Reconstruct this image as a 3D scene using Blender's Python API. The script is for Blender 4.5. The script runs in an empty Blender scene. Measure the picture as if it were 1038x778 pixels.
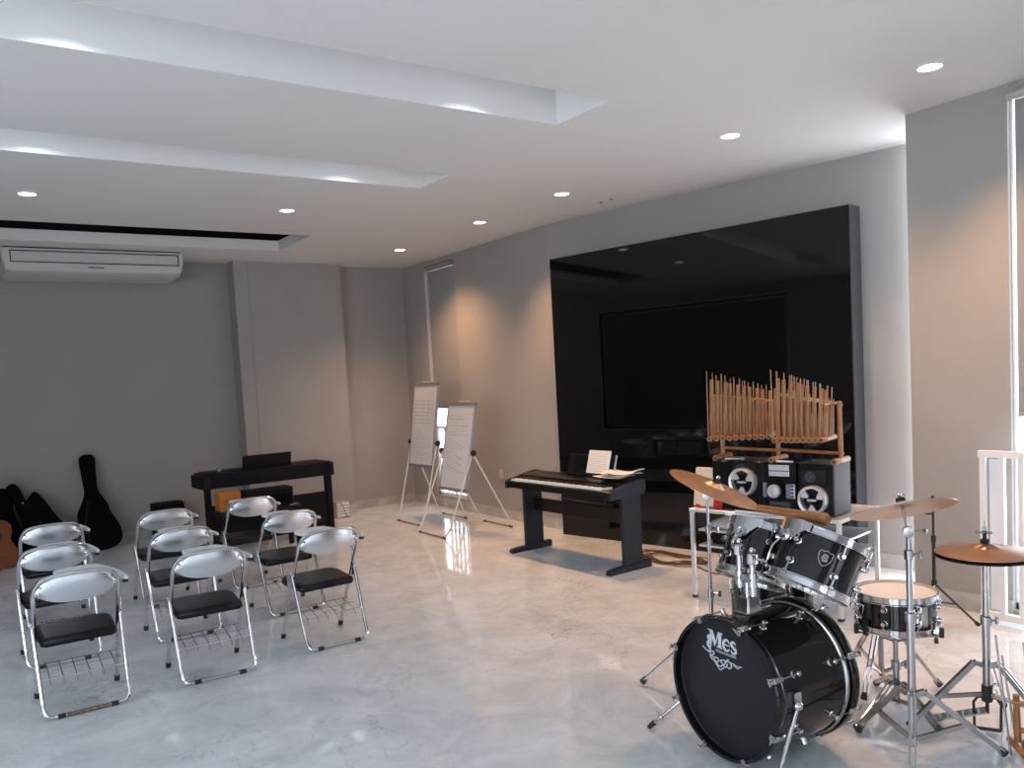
import bpy, math, random
from math import sin, cos, pi, radians, sqrt, atan2
from mathutils import Vector, Matrix, Quaternion
random.seed(7)
sc = bpy.context.scene
col = sc.collection

# ------------------------------------------------------------------ materials
def mat(name, color, rough=0.5, metal=0.0, spec=0.5, emit=None, strength=1.0, coat=0.0, noise=0.0, nscale=8.0, bump=0.0, bscale=60.0):
    m = bpy.data.materials.new(name); m.use_nodes = True
    nt = m.node_tree; b = nt.nodes['Principled BSDF']
    b.inputs['Base Color'].default_value = (*color, 1)
    b.inputs['Roughness'].default_value = rough
    b.inputs['Metallic'].default_value = metal
    b.inputs['Specular IOR Level'].default_value = spec
    b.inputs['Coat Weight'].default_value = coat
    b.inputs['Coat Roughness'].default_value = 0.05
    if emit:
        b.inputs['Emission Color'].default_value = (*emit, 1)
        b.inputs['Emission Strength'].default_value = strength
    tc = nt.nodes.new('ShaderNodeTexCoord')
    if noise > 0:
        n = nt.nodes.new('ShaderNodeTexNoise'); n.inputs['Scale'].default_value = nscale; n.inputs['Detail'].default_value = 5
        nt.links.new(tc.outputs['Object'], n.inputs['Vector'])
        r = nt.nodes.new('ShaderNodeValToRGB')
        r.color_ramp.elements[0].position = 0.3; r.color_ramp.elements[1].position = 0.7
        r.color_ramp.elements[0].color = (*[c * (1 - noise) for c in color], 1)
        r.color_ramp.elements[1].color = (*[min(1, c * (1 + noise)) for c in color], 1)
        nt.links.new(n.outputs['Fac'], r.inputs['Fac']); nt.links.new(r.outputs['Color'], b.inputs['Base Color'])
    if bump > 0:
        n2 = nt.nodes.new('ShaderNodeTexNoise'); n2.inputs['Scale'].default_value = bscale; n2.inputs['Detail'].default_value = 3
        nt.links.new(tc.outputs['Object'], n2.inputs['Vector'])
        bp = nt.nodes.new('ShaderNodeBump'); bp.inputs['Strength'].default_value = bump; bp.inputs['Distance'].default_value = 0.01
        nt.links.new(n2.outputs['Fac'], bp.inputs['Height']); nt.links.new(bp.outputs['Normal'], b.inputs['Normal'])
    return m

M = {}
M['wall'] = mat('wall_paint', (0.33, 0.315, 0.305), 0.75, spec=0.25, noise=0.03, nscale=1.5, bump=0.05, bscale=180)
M['ceil'] = mat('ceiling_paint', (0.735, 0.735, 0.73), 0.8, spec=0.2, noise=0.015, nscale=1.0)
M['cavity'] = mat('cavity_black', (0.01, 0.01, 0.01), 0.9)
M['base'] = mat('baseboard_marble', (0.42, 0.41, 0.40), 0.2, noise=0.25, nscale=5)
M['chrome'] = mat('chrome', (0.66, 0.67, 0.69), 0.16, 1.0)
M['plate'] = mat('bright_chrome_sheet', (0.66, 0.68, 0.72), 0.24, 1.0, bump=0.04, bscale=9)
M['drumchrome'] = mat('drum_chrome', (0.55, 0.55, 0.57), 0.13, 1.0)
M['steel'] = mat('stand_steel', (0.42, 0.42, 0.43), 0.25, 1.0)
M['rubber'] = mat('rubber', (0.012, 0.012, 0.013), 0.6)
M['rust'] = mat('peeling_chrome', (0.17, 0.13, 0.10), 0.55, 0.5, noise=0.7, nscale=60)
M['vinyl'] = mat('black_vinyl', (0.005, 0.005, 0.006), 0.30, spec=0.22, bump=0.15, bscale=70)
M['tablet'] = mat('white_plastic', (0.80, 0.82, 0.86), 0.3)
M['gloss'] = mat('black_gloss_laminate', (0.004, 0.004, 0.005), 0.04, spec=0.45)
M['daylitedge'] = mat('panel_edge', (0.05, 0.052, 0.06), 0.5, spec=0.3)  # paler than the board: daylight on the side put into the colour
M['opening'] = mat('opening_trim', (0.012, 0.012, 0.014), 0.3)
M['screen'] = mat('tv_glass', (0.002, 0.002, 0.002), 0.09, spec=0.3)
M['pianoblack'] = mat('piano_black_wood', (0.006, 0.005, 0.007), 0.5, spec=0.18)
M['kbdblack'] = mat('keyboard_black', (0.008, 0.006, 0.006), 0.3, spec=0.3)
M['standgrey'] = mat('stand_charcoal', (0.016, 0.019, 0.028), 0.5, spec=0.25)
M['ivory'] = mat('white_keys', (0.80, 0.80, 0.78), 0.25)
M['ebony'] = mat('black_keys', (0.01, 0.01, 0.01), 0.3)
M['paper'] = mat('paper', (0.82, 0.79, 0.76), 0.8)
M['ink'] = mat('pencil_ink', (0.22, 0.22, 0.25), 0.8)
M['boardwhite'] = mat('whiteboard_surface', (0.66, 0.66, 0.67), 0.3)
M['alu'] = mat('aluminium', (0.55, 0.55, 0.56), 0.35, 0.9)
M['whitetube'] = mat('white_painted_tube', (0.72, 0.70, 0.68), 0.35)
M['greytrim'] = mat('grey_trim', (0.20, 0.20, 0.21), 0.5)
M['marker'] = mat('marker_lines', (0.19, 0.19, 0.24), 0.8)
M['markerred'] = mat('marker_lines_pale', (0.33, 0.30, 0.31), 0.8)
M['acwhite'] = mat('ac_plastic', (0.52, 0.51, 0.50), 0.45)
M['acdark'] = mat('ac_slot_shadow', (0.01, 0.01, 0.012), 0.6)  # slots and badge, also the painted shadow line along the top
M['bag'] = mat('black_nylon', (0.003, 0.003, 0.004), 0.9, spec=0.08, bump=0.3, bscale=40)
M['orangewood'] = mat('guitar_top', (0.19, 0.042, 0.005), 0.4, spec=0.3, coat=0.0, noise=0.12, nscale=3)
M['guitarside'] = mat('guitar_side', (0.16, 0.05, 0.02), 0.3)
M['orangetolex'] = mat('orange_amp_face', (0.42, 0.14, 0.02), 0.6)
M['ampblack'] = mat('amp_black', (0.006, 0.006, 0.007), 0.7, spec=0.15, bump=0.2, bscale=120)
M['bamboo'] = mat('bamboo', (0.31, 0.135, 0.045), 0.42, noise=0.22, nscale=14)
M['bamboorod'] = mat('bamboo_rod', (0.33, 0.20, 0.12), 0.4, noise=0.15, nscale=20)
M['bamboodark'] = mat('bamboo_hole', (0.10, 0.045, 0.02), 0.8)
M['drumshell'] = mat('drum_wrap_black', (0.004, 0.004, 0.005), 0.07, spec=0.5)
M['drumhead'] = mat('black_drum_head', (0.011, 0.0115, 0.015), 0.45, spec=0.3)
M['whitehead'] = mat('white_drum_head', (0.86, 0.85, 0.85), 0.5)
M['clearhead'] = mat('tom_head_silver', (0.30, 0.27, 0.26), 0.2, 0.6)
M['letter'] = mat('drum_letters', (0.55, 0.60, 0.67), 0.5)
M['bronze'] = mat('cymbal_bronze', (0.50, 0.30, 0.175), 0.36, 0.85, noise=0.12, nscale=6)
M['bronzedark'] = mat('hat_bronze', (0.34, 0.20, 0.12), 0.36, 0.85, noise=0.12, nscale=6)
M['bronzepale'] = mat('cymbal_bronze_pale', (0.50, 0.40, 0.33), 0.36, 0.85, noise=0.10, nscale=6)
M['felt'] = mat('felt', (0.02, 0.02, 0.02), 0.9)
M['silver'] = mat('silver_plastic', (0.62, 0.62, 0.64), 0.3, 0.5)
M['hifi'] = mat('hifi_black', (0.003, 0.003, 0.004), 0.3, spec=0.2)
M['hifiside'] = mat('hifi_side', (0.045, 0.047, 0.053), 0.55)
M['hifiblue'] = mat('hifi_blue_grey', (0.16, 0.19, 0.25), 0.4)
M['cream'] = mat('cream_board', (0.72, 0.55, 0.42), 0.6)
M['red'] = mat('red_corner', (0.50, 0.01, 0.015), 0.5)
M['cable'] = mat('cable_brown', (0.07, 0.022, 0.012), 0.5)
M['socketw'] = mat('socket_plastic', (0.52, 0.45, 0.38), 0.4)
M['railwhite'] = mat('white_rail_paint', (0.80, 0.80, 0.82), 0.35)
M['blind'] = mat('grey_roller_blind', (0.27, 0.275, 0.285), 0.8, bump=0.1, bscale=300)
M['warmlens'] = mat('warm_lamp_lens', (1, 0.9, 0.8), 0.4, emit=(1.0, 0.78, 0.62), strength=9)
M['coollens'] = mat('cool_lamp_lens', (0.9, 0.95, 1), 0.4, emit=(0.82, 0.88, 1.0), strength=6)
M['daylight'] = mat('daylight_beyond', (0.8, 0.85, 0.9), 0.9, emit=(0.86, 0.93, 1.0), strength=3.5)
M['daylightback'] = mat('daylight_behind', (0.8, 0.85, 0.9), 0.9, emit=(0.86, 0.93, 1.0), strength=2.3)
M['fillleft'] = mat('fill_light_left', (0.8, 0.85, 0.9), 0.9, emit=(0.86, 0.93, 1.0), strength=7.4)  # added fill: glow of the unseen left wall panes
M['daylightright'] = mat('daylight_right', (0.8, 0.85, 0.9), 0.9, emit=(0.88, 0.94, 1.0), strength=5.0)
M['daylightstrong'] = mat('daylight_side', (0.8, 0.85, 0.9), 0.9, emit=(0.80, 0.87, 1.0), strength=6.0)
M['skirtout'] = mat('outside_wall', (0.45, 0.33, 0.27), 0.8, emit=(0.45, 0.33, 0.27), strength=0.5)
M['darkcave'] = mat('dark_foliage', (0.02, 0.025, 0.02), 0.9, noise=0.5, nscale=3)

def glass():
    m = bpy.data.materials.new('window_glass'); m.use_nodes = True
    nt = m.node_tree; nt.nodes.clear()
    o = nt.nodes.new('ShaderNodeOutputMaterial'); mx = nt.nodes.new('ShaderNodeMixShader')
    t = nt.nodes.new('ShaderNodeBsdfTransparent'); g = nt.nodes.new('ShaderNodeBsdfGlossy')
    g.inputs['Roughness'].default_value = 0.02; fr = nt.nodes.new('ShaderNodeFresnel'); fr.inputs['IOR'].default_value = 1.45
    ge = nt.nodes.new('ShaderNodeNewGeometry'); ma = nt.nodes.new('ShaderNodeMath'); ma.operation = 'SUBTRACT'; ma.use_clamp = True; nt.links.new(fr.outputs[0], ma.inputs[0]); nt.links.new(ge.outputs['Backfacing'], ma.inputs[1]); nt.links.new(ma.outputs[0], mx.inputs[0]); nt.links.new(t.outputs[0], mx.inputs[1]); nt.links.new(g.outputs[0], mx.inputs[2])
    nt.links.new(mx.outputs[0], o.inputs[0]); return m
M['glass'] = glass()

def marble():
    m = bpy.data.materials.new('polished_marble_tile'); m.use_nodes = True
    nt = m.node_tree; b = nt.nodes['Principled BSDF']; N = nt.nodes.new; L = nt.links.new
    tc = N('ShaderNodeTexCoord')
    # broad clouds
    n1 = N('ShaderNodeTexNoise'); n1.inputs['Scale'].default_value = 3.2; n1.inputs['Detail'].default_value = 8; n1.inputs['Roughness'].default_value = 0.70; n1.inputs['Distortion'].default_value = 0.6
    L(tc.outputs['Object'], n1.inputs['Vector']); n1.inputs['Lacunarity'].default_value = 2.4
    r1 = N('ShaderNodeValToRGB'); r1.color_ramp.elements[0].position = 0.30; r1.color_ramp.elements[1].position = 0.72
    r1.color_ramp.elements[0].color = (0.58, 0.615, 0.66, 1); r1.color_ramp.elements[1].color = (0.83, 0.87, 0.92, 1)
    L(n1.outputs['Fac'], r1.inputs['Fac'])
    # thin veins : edges of a distorted voronoi
    nd = N('ShaderNodeTexNoise'); nd.inputs['Scale'].default_value = 2.2; nd.inputs['Detail'].default_value = 6
    L(tc.outputs['Object'], nd.inputs['Vector'])
    mx = N('ShaderNodeVectorMath'); mx.operation = 'MULTIPLY_ADD'; mx.inputs[1].default_value = (0.9, 0.9, 0.9)
    L(nd.outputs['Color'], mx.inputs[0]); L(tc.outputs['Object'], mx.inputs[2])
    v = N('ShaderNodeTexVoronoi'); v.feature = 'DISTANCE_TO_EDGE'; v.inputs['Scale'].default_value = 2.6
    L(mx.outputs[0], v.inputs['Vector'])
    r2 = N('ShaderNodeValToRGB'); r2.color_ramp.elements[0].position = 0.0; r2.color_ramp.elements[1].position = 0.014
    r2.color_ramp.elements[0].color = (0.66, 0.66, 0.66, 1); r2.color_ramp.elements[1].color = (1, 1, 1, 1)
    L(v.outputs['Distance'], r2.inputs['Fac'])
    mk = N('ShaderNodeTexNoise'); mk.inputs['Scale'].default_value = 1.1; mk.inputs['Detail'].default_value = 4
    L(tc.outputs['Object'], mk.inputs['Vector'])
    rk = N('ShaderNodeValToRGB'); rk.color_ramp.elements[0].position = 0.45; rk.color_ramp.elements[1].position = 0.62
    L(mk.outputs['Fac'], rk.inputs['Fac'])
    mm = N('ShaderNodeMixRGB'); mm.blend_type = 'MULTIPLY'
    L(rk.outputs['Color'], mm.inputs[0]); L(r1.outputs['Color'], mm.inputs[1]); L(r2.outputs['Color'], mm.inputs[2])
    # tile joints 0.8 m, barely visible
    br = N('ShaderNodeTexBrick'); br.offset = 0.0; br.inputs['Scale'].default_value = 1.0
    br.inputs['Brick Width'].default_value = 0.8; br.inputs['Row Height'].default_value = 0.8
    br.inputs['Mortar Size'].default_value = 0.0012; br.inputs['Mortar Smooth'].default_value = 0.3
    br.inputs['Color1'].default_value = (1, 1, 1, 1); br.inputs['Color2'].default_value = (0.97, 0.97, 0.97, 1); br.inputs['Mortar'].default_value = (0.80, 0.79, 0.78, 1)
    L(tc.outputs['Object'], br.inputs['Vector'])
    m3 = N('ShaderNodeMixRGB'); m3.blend_type = 'MULTIPLY'; m3.inputs[0].default_value = 1
    L(mm.outputs[0], m3.inputs[1]); L(br.outputs['Color'], m3.inputs[2]); L(m3.outputs[0], b.inputs['Base Color'])
    b.inputs['Roughness'].default_value = 0.055; b.inputs['Specular IOR Level'].default_value = 0.9
    wv = N('ShaderNodeTexNoise'); wv.inputs['Scale'].default_value = 6.0; wv.inputs['Detail'].default_value = 2
    L(tc.outputs['Object'], wv.inputs['Vector'])
    bp = N('ShaderNodeBump'); bp.inputs['Strength'].default_value = 0.025; bp.inputs['Distance'].default_value = 0.02
    L(wv.outputs['Fac'], bp.inputs['Height']); L(bp.outputs['Normal'], b.inputs['Normal'])
    return m
M['marble'] = marble()

# ------------------------------------------------------------------ mesh helpers
def smooth_path(pts, k=6, closed=False):
    P = [Vector(p) for p in pts]; n = len(P); out = []
    rng = range(n) if closed else range(n - 1)
    for i in rng:
        p0 = P[(i - 1) % n] if (closed or i > 0) else P[0] * 2 - P[1]
        p1 = P[i]; p2 = P[(i + 1) % n]
        p3 = P[(i + 2) % n] if (closed or i + 2 < n) else P[-1] * 2 - P[-2]
        for j in range(k):
            t = j / k
            out.append(0.5 * ((2 * p1) + (-p0 + p2) * t + (2 * p0 - 5 * p1 + 4 * p2 - p3) * t * t + (-p0 + 3 * p1 - 3 * p2 + p3) * t ** 3))
    if not closed: out.append(P[-1])
    return out

class MB:
    def __init__(s): s.v = []; s.f = []
    def add(s, vs, fs, T=None):
        o = len(s.v)
        for p in vs:
            p = Vector(p); s.v.append(T @ p if T else p)
        for f in fs: s.f.append([i + o for i in f])
        return s
    def box(s, x0, x1, y0, y1, z0, z1, T=None, c=0.0):
        if c <= 0:
            vs = [(x, y, z) for z in (z0, z1) for y in (y0, y1) for x in (x0, x1)]
            return s.add(vs, [(0, 2, 3, 1), (4, 5, 7, 6), (0, 1, 5, 4), (2, 6, 7, 3), (0, 4, 6, 2), (1, 3, 7, 5)], T)
        # chamfered box : octagonal section rings
        def ring(i, z): return [(x0 + c + i, y0 + i, z), (x1 - c - i, y0 + i, z), (x1 - i, y0 + c + i, z), (x1 - i, y1 - c - i, z), (x1 - c - i, y1 - i, z), (x0 + c + i, y1 - i, z), (x0 + i, y1 - c - i, z), (x0 + i, y0 + c + i, z)]
        return s.loft([ring(c, z0), ring(0, z0 + c), ring(0, z1 - c), ring(c, z1)], T)
    def loft(s, rings, T=None, cap=True, closed=False):
        n = len(rings[0]); vs = [p for r in rings for p in r]; fs = []
        m = len(rings)
        for k in range(m if closed else m - 1):
            a = k * n; b = ((k + 1) % m) * n
            for i in range(n):
                j = (i + 1) % n; fs.append((a + i, a + j, b + j, b + i))
        if cap and not closed:
            fs.append(tuple(reversed(range(n)))); fs.append(tuple(range((m - 1) * n, m * n)))
        return s.add(vs, fs, T)
    def tube(s, pts, r, n=8, closed=False, T=None, flat=None):
        P = [Vector(p) for p in pts]; m = len(P); rings = []
        rr = r if isinstance(r, (list, tuple)) else [r] * m
        def tan(i):
            if closed: d = P[(i + 1) % m] - P[(i - 1) % m]
            elif i == 0: d = P[1] - P[0]
            elif i == m - 1: d = P[-1] - P[-2]
            else: d = (P[i + 1] - P[i]).normalized() + (P[i] - P[i - 1]).normalized()
            return d.normalized() if d.length > 1e-9 else Vector((0, 0, 1))
        t = tan(0); up = Vector((0, 0, 1)) if abs(t.z) < 0.9 else Vector((1, 0, 0))
        nx = t.cross(up).normalized()
        for i in range(m):
            t2 = tan(i); nx = (nx - t2 * nx.dot(t2)); nx = nx.normalized() if nx.length > 1e-6 else t2.orthogonal().normalized()
            ny = t2.cross(nx)
            k2 = flat if flat else 1.0
            rings.append([P[i] + (nx * cos(a) + ny * sin(a) * k2) * rr[i] for a in [2 * pi * q / n for q in range(n)]])
        return s.loft(rings, T, cap=not closed, closed=closed)
    def rod(s, a, b, r, n=8, r2=None, T=None):
        return s.tube([a, b], [r, r if r2 is None else r2], n, T=T)
    def lathe(s, prof, n=32, T=None, cap=True):
        return s.loft([[(r * cos(2 * pi * q / n), r * sin(2 * pi * q / n), z) for q in range(n)] for r, z in prof], T, cap=cap)
    def hoop(s, r0, r1, z0, z1, n=40, T=None):
        return s.loft([[(r * cos(2 * pi * q / n), r * sin(2 * pi * q / n), z) for q in range(n)] for r, z in ((r0, z0), (r1, z0), (r1, z1), (r0, z1))], T, closed=True)
    def prism(s, poly, t0, t1, T=None):
        return s.loft([[(x, y, t0) for x, y in poly], [(x, y, t1) for x, y in poly]], T)
    def ball(s, c, r, n=12, m=8, sz=1.0, T=None):
        pr = [(max(r * sin(pi * k / m), 1e-4), -r * sz * cos(pi * k / m)) for k in range(m + 1)]
        TT = Matrix.Translation(Vector(c)); TT = (T @ TT) if T else TT
        return s.lathe(pr, n, TT)
    def ribbon(s, pts, w, t=0.0006, T=None):
        """flat stroke in the XY plane, w may be a list"""
        P = [Vector((p[0], p[1], 0)) for p in pts]; m = len(P); a = []; b = []
        ww = w if isinstance(w, (list, tuple)) else [w] * m
        for i in range(m):
            d = P[min(i + 1, m - 1)] - P[max(i - 1, 0)]
            d = d.normalized() if d.length > 1e-9 else Vector((1, 0, 0))
            q = Vector((-d.y, d.x, 0)) * ww[i] / 2
            a.append(P[i] + q); b.append(P[i] - q)
        rings = [[a[i], b[i], b[i] + Vector((0, 0, t)), a[i] + Vector((0, 0, t))] for i in range(m)]
        return s.loft(rings, T)
    def pillow(s, poly, t, rnd=0.04, T=None, flat=False):
        """outline in XZ, depth along Y, rounded edge"""
        n = len(poly); C = [Vector((p[0], p[1])) for p in poly]
        area = sum(C[i].x * C[(i + 1) % n].y - C[(i + 1) % n].x * C[i].y for i in range(n))
        if area < 0: C.reverse()
        def off(d):
            out = []
            for i in range(n):
                a = (C[i] - C[i - 1]).normalized(); b = (C[(i + 1) % n] - C[i]).normalized()
                na = Vector((-a.y, a.x)); nb = Vector((-b.y, b.x)); q = (na + nb)
                q = q.normalized() if q.length > 1e-6 else na
                out.append(C[i] + q * d)
            return out
        rings = []
        steps = 5
        h = t / 2
        prof = [(rnd * (1 - cos(pi / 2 * k / steps)), -h + 0 + (rnd if rnd < h else h) * (1 - sin(pi / 2 * k / steps))) for k in range(steps, -1, -1)]
        for d, y in prof: rings.append([(p.x, y, p.y) for p in off(d)])
        for d, y in reversed(prof): rings.append([(p.x, -y, p.y) for p in off(d)])
        return s.loft(rings, T)
    def build(s, name, m, parent=None, smooth=True, ang=35, mats=None):
        me = bpy.data.meshes.new(name); me.from_pydata([tuple(p) for p in s.v], [], s.f)
        me.materials.append(m)
        me.update()
        import bmesh
        bm = bmesh.new(); bm.from_mesh(me); bmesh.ops.recalc_face_normals(bm, faces=bm.faces); bm.to_mesh(me); bm.free()
        if smooth:
            for p in me.polygons: p.use_smooth = True
            me.set_sharp_from_angle(angle=radians(ang))
        o = bpy.data.objects.new(name, me); col.objects.link(o)
        if parent: o.parent = parent
        return o

def tag(o, label=None, cat=None, group=None, kind=None):
    if label: o['label'] = label
    if cat: o['category'] = cat
    if group: o['group'] = group
    if kind: o['kind'] = kind
    return o
def thing(name, label, cat, loc=(0, 0, 0), rz=0, group=None, rx=0):
    o = bpy.data.objects.new(name, None); col.objects.link(o); o.empty_display_size = 0.1
    o.location = loc; o.rotation_euler = (rx, 0, rz)
    return tag(o, label, cat, group)
def oriented(name, label, cat, loc, normal, group=None, spin=0):
    o = thing(name, label, cat, loc, 0, group)
    o.rotation_mode = 'QUATERNION'
    o.rotation_quaternion = Vector(normal).normalized().to_track_quat('Z', 'Y') @ Quaternion((0, 0, 1), spin)
    return o
def struct(name, mb, m, label=None, parent=None, smooth=False):
    o = mb.build(name, m, parent, smooth=smooth)
    if not parent:
        o['kind'] = 'structure'
        if label: o['label'] = label
    return o
def copy_tree(o, parent=None):
    c = o.copy(); col.objects.link(c)
    if parent: c.parent = parent
    for ch in list(o.children): copy_tree(ch, c)
    return c
def TR(x, y, z, rz=0): return Matrix.Translation((x, y, z)) @ Matrix.Rotation(rz, 4, 'Z')
def aim(p, d, roll=0):
    """matrix taking +Z to direction d at p"""
    return Matrix.Translation(Vector(p)) @ Vector(d).normalized().to_track_quat('Z', 'Y').to_matrix().to_4x4() @ Matrix.Rotation(roll, 4, 'Z')

# ------------------------------------------------------------------ camera
F_PX, YAW, PITCH, ROLL, CY = 845.0, radians(34.145), radians(3.94), radians(3.126), 439.6
fwd = Vector((sin(YAW) * cos(PITCH), cos(YAW) * cos(PITCH), -sin(PITCH)))
r0 = Vector((cos(YAW), -sin(YAW), 0)); u0 = r0.cross(fwd)
right = r0 * cos(ROLL) - u0 * sin(ROLL); up = u0 * cos(ROLL) + r0 * sin(ROLL)
cd = bpy.data.cameras.new('camera'); cam = bpy.data.objects.new('camera', cd); col.objects.link(cam)
cam.matrix_world = Matrix(((right.x, up.x, -fwd.x, 0), (right.y, up.y, -fwd.y, 0), (right.z, up.z, -fwd.z, 1.65), (0, 0, 0, 1)))
cd.sensor_fit = 'HORIZONTAL'; cd.sensor_width = 36; cd.lens = 36 * F_PX / 1038
cd.shift_x = 0; cd.shift_y = (CY - 389) / 1038; cd.clip_start = 0.05
sc.camera = cam

# ------------------------------------------------------------------ room
H = 3.2
XL, YB = -4.0, -4.5
WX = 5.32
m = MB(); m.box(XL - .2, 6.6, YB - .2, 10.8, -0.2, 0); struct('floor', m, M['marble'], 'polished grey veined marble tile floor')
# ceiling slab pieces around the two light coves and the air conditioner recess
m = MB()
T1 = 3.31
for y0, y1 in ((YB - .2, 3.68), (4.19, 5.54), (6.02, 8.29), (9.27, 10.8)): m.box(XL - .2, 6.6, y0, y1, H, T1)
for y0, y1, xr in ((3.68, 4.19, 3.31), (5.54, 6.02, 3.32), (8.29, 9.27, 3.26)):
    m.box(xr, 6.6, y0, y1, H, T1); m.box(XL - .2, -1.5, y0, y1, H, T1)
for y0, y1, xr in ((3.68, 4.19, 3.31), (5.54, 6.02, 3.32)):   # cove trays
    zt = 3.41
    m.box(-1.5, xr, y0 - .03, y0, T1, zt); m.box(-1.5, xr, y1, y1 + .03, T1, zt)
    m.box(xr, xr + .03, y0 - .03, y1 + .03, T1, zt); m.box(-1.53, -1.5, y0 - .03, y1 + .03, T1, zt)
    m.box(-1.53, xr + .03, y0 - .03, y1 + .03, zt, zt + .03)
struct('ceiling', m, M['ceil'], 'white painted ceiling with long light coves')
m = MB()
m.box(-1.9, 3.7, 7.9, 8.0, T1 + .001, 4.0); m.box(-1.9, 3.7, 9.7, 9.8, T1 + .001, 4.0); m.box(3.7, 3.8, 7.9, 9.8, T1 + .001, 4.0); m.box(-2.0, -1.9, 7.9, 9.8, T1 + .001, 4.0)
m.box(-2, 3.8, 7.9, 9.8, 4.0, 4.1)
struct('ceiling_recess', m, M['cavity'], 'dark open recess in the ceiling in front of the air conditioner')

m = MB(); m.box(XL - .2, 2.98, 10.38, 10.7, 0, H); struct('wall_far_left', m, M['wall'])
m = MB(); m.box(4.33, 5.39, 10.31, 10.7, 0, H); struct('wall_far_right', m, M['wall'])
m = MB(); m.box(2.98, 3.14, 10.10, 10.7, 0, H); m.box(3.146, 4.33, 10.10, 10.7, 0, H); m.box(3.138, 3.148, 10.106, 10.7, 0, H)
struct('wall_pillar', m, M['wall'], 'grey boxed out pillar with a vertical joint on the far wall')
# right wall, far piece with the tall window hole
wy0, wy1, wz0, wz1 = 8.92, 9.68, 0.14, 3.13
m = MB(); m.box(WX, WX + .07, 7.04, wy0, 0, H); m.box(WX, WX + .07, wy1, 10.31, 0, H); m.box(WX, WX + .07, wy0, wy1, 0, wz0); m.box(WX, WX + .07, wy0, wy1, wz1, H)
struct('wall_right_far', m, M['wall'])
# slanted piece behind the black panel
dW = Vector((0.194, -0.981, 0)); nW = Vector((0.981, 0.194, 0))
a = Vector((WX, 7.04, 0)); b = a + dW * 4.15
m = MB(); q = [(a.x, a.y), (b.x, b.y), (b.x + nW.x * .3, b.y + nW.y * .3), (a.x + nW.x * .3, a.y + nW.y * .3)]
m.prism(q, 0, H); struct('wall_right_slanted', m, M['wall'])
# pier between the recess and the big right window
gx = 5.3
ry0, ry1, rz1 = 0.5, 2.455, 3.16
m = MB(); m.box(gx, gx + .12, ry1, 3.08, 0, H); m.box(gx, gx + .12, YB, ry0, 0, H); m.box(gx, gx + .12, ry0, ry1, rz1, H); m.box(gx, gx + .12, ry0, ry1, 0, .06)
struct('wall_right_near', m, M['wall'])
# return wall behind the pier with its own window
m = MB(); m.box(gx + .12, 5.66, 2.98, 3.08, 0, H); m.box(5.66, 6.02, 2.98, 3.08, 0, .15); m.box(5.66, 6.02, 2.98, 3.08, 3.12, H); m.box(6.02, 6.4, 2.98, 3.08, 0, H)
struct('wall_return', m, M['wall'])
m = MB(); m.box(5.66, 6.02, 2.99, 3.0, .15, .85); struct('window_3', m, M['daylightstrong'], 'narrow window on the hidden side of the pier')
m = MB()
m.box(5.66, 5.69, 3.0, 3.07, .15, 3.12); m.box(5.99, 6.02, 3.0, 3.07, .15, 3.12); m.box(5.69, 5.99, 3.0, 3.07, 1.2, 1.24); m.box(5.66, 6.02, 2.99, 2.998, .85, 3.12)
struct('trim_3', m, M['railwhite'], 'white frame of the narrow window behind the pier')
# walls behind and left of the camera, with wide windows; the left ones are added as fill light
lw = [(-3.8, -1.2), (-0.6, 2.0), (2.4, 4.2)]
m = MB(); ys = [YB] + [v for w_ in lw for v in w_] + [10.7]
for i in range(0, len(ys), 2): m.box(XL - .2, XL, ys[i], ys[i + 1], 0, H)
for y0, y1 in lw: m.box(XL - .2, XL, y0, y1, 0, .5); m.box(XL - .2, XL, y0, y1, 2.9, H)
struct('wall_left', m, M['wall'])
for k, (y0, y1) in enumerate(lw):
    m = MB(); m.box(XL - .16, XL - .15, y0, y1, .5, 2.9)
    w_ = struct('window_%d' % (7 + k), m, M['fillleft'], 'unseen glowing window added in the left wall as fill light')
    m = MB(); ym = (y0 + y1) / 2
    for ya in (y0, ym - .03, y1 - .06): m.box(XL - .14, XL - .06, ya, ya + .06, .5, 2.9)
    m.box(XL - .14, XL - .06, y0, y1, .5, .56); m.box(XL - .14, XL - .06, y0, y1, 2.84, 2.9); m.box(XL - .14, XL - .06, y0, y1, 1.6, 1.65)
    struct('window_frame', m, M['greytrim'], parent=w_)
bw = [(-3.2, -0.9), (-0.3, 2.0), (2.6, 4.7)]
m = MB(); xs = [XL] + [v for w_ in bw for v in w_] + [gx + .28]
for i in range(0, len(xs), 2): m.box(xs[i], xs[i + 1], YB - .2, YB, 0, H)
for x0, x1 in bw: m.box(x0, x1, YB - .2, YB, 0, .12); m.box(x0, x1, YB - .2, YB, 1.75, H)
struct('wall_back', m, M['wall'])
for k, (x0, x1) in enumerate(bw):
    m = MB(); m.box(x0, x1, YB - .16, YB - .15, .12, 1.75)
    w_ = struct('window_%d' % (4 + k), m, M['daylightback'], 'wide bright window in the back wall')
    m = MB(); xm = (x0 + x1) / 2
    for xa in (x0, xm - .03, x1 - .06): m.box(xa, xa + .04, YB - .14, YB - .06, .12, 1.75)
    m.box(x0, x1, YB - .14, YB - .06, .12, .16); m.box(x0, x1, YB - .14, YB - .06, 1.71, 1.75)
    struct('window_frame', m, M['greytrim'], parent=w_)
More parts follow.
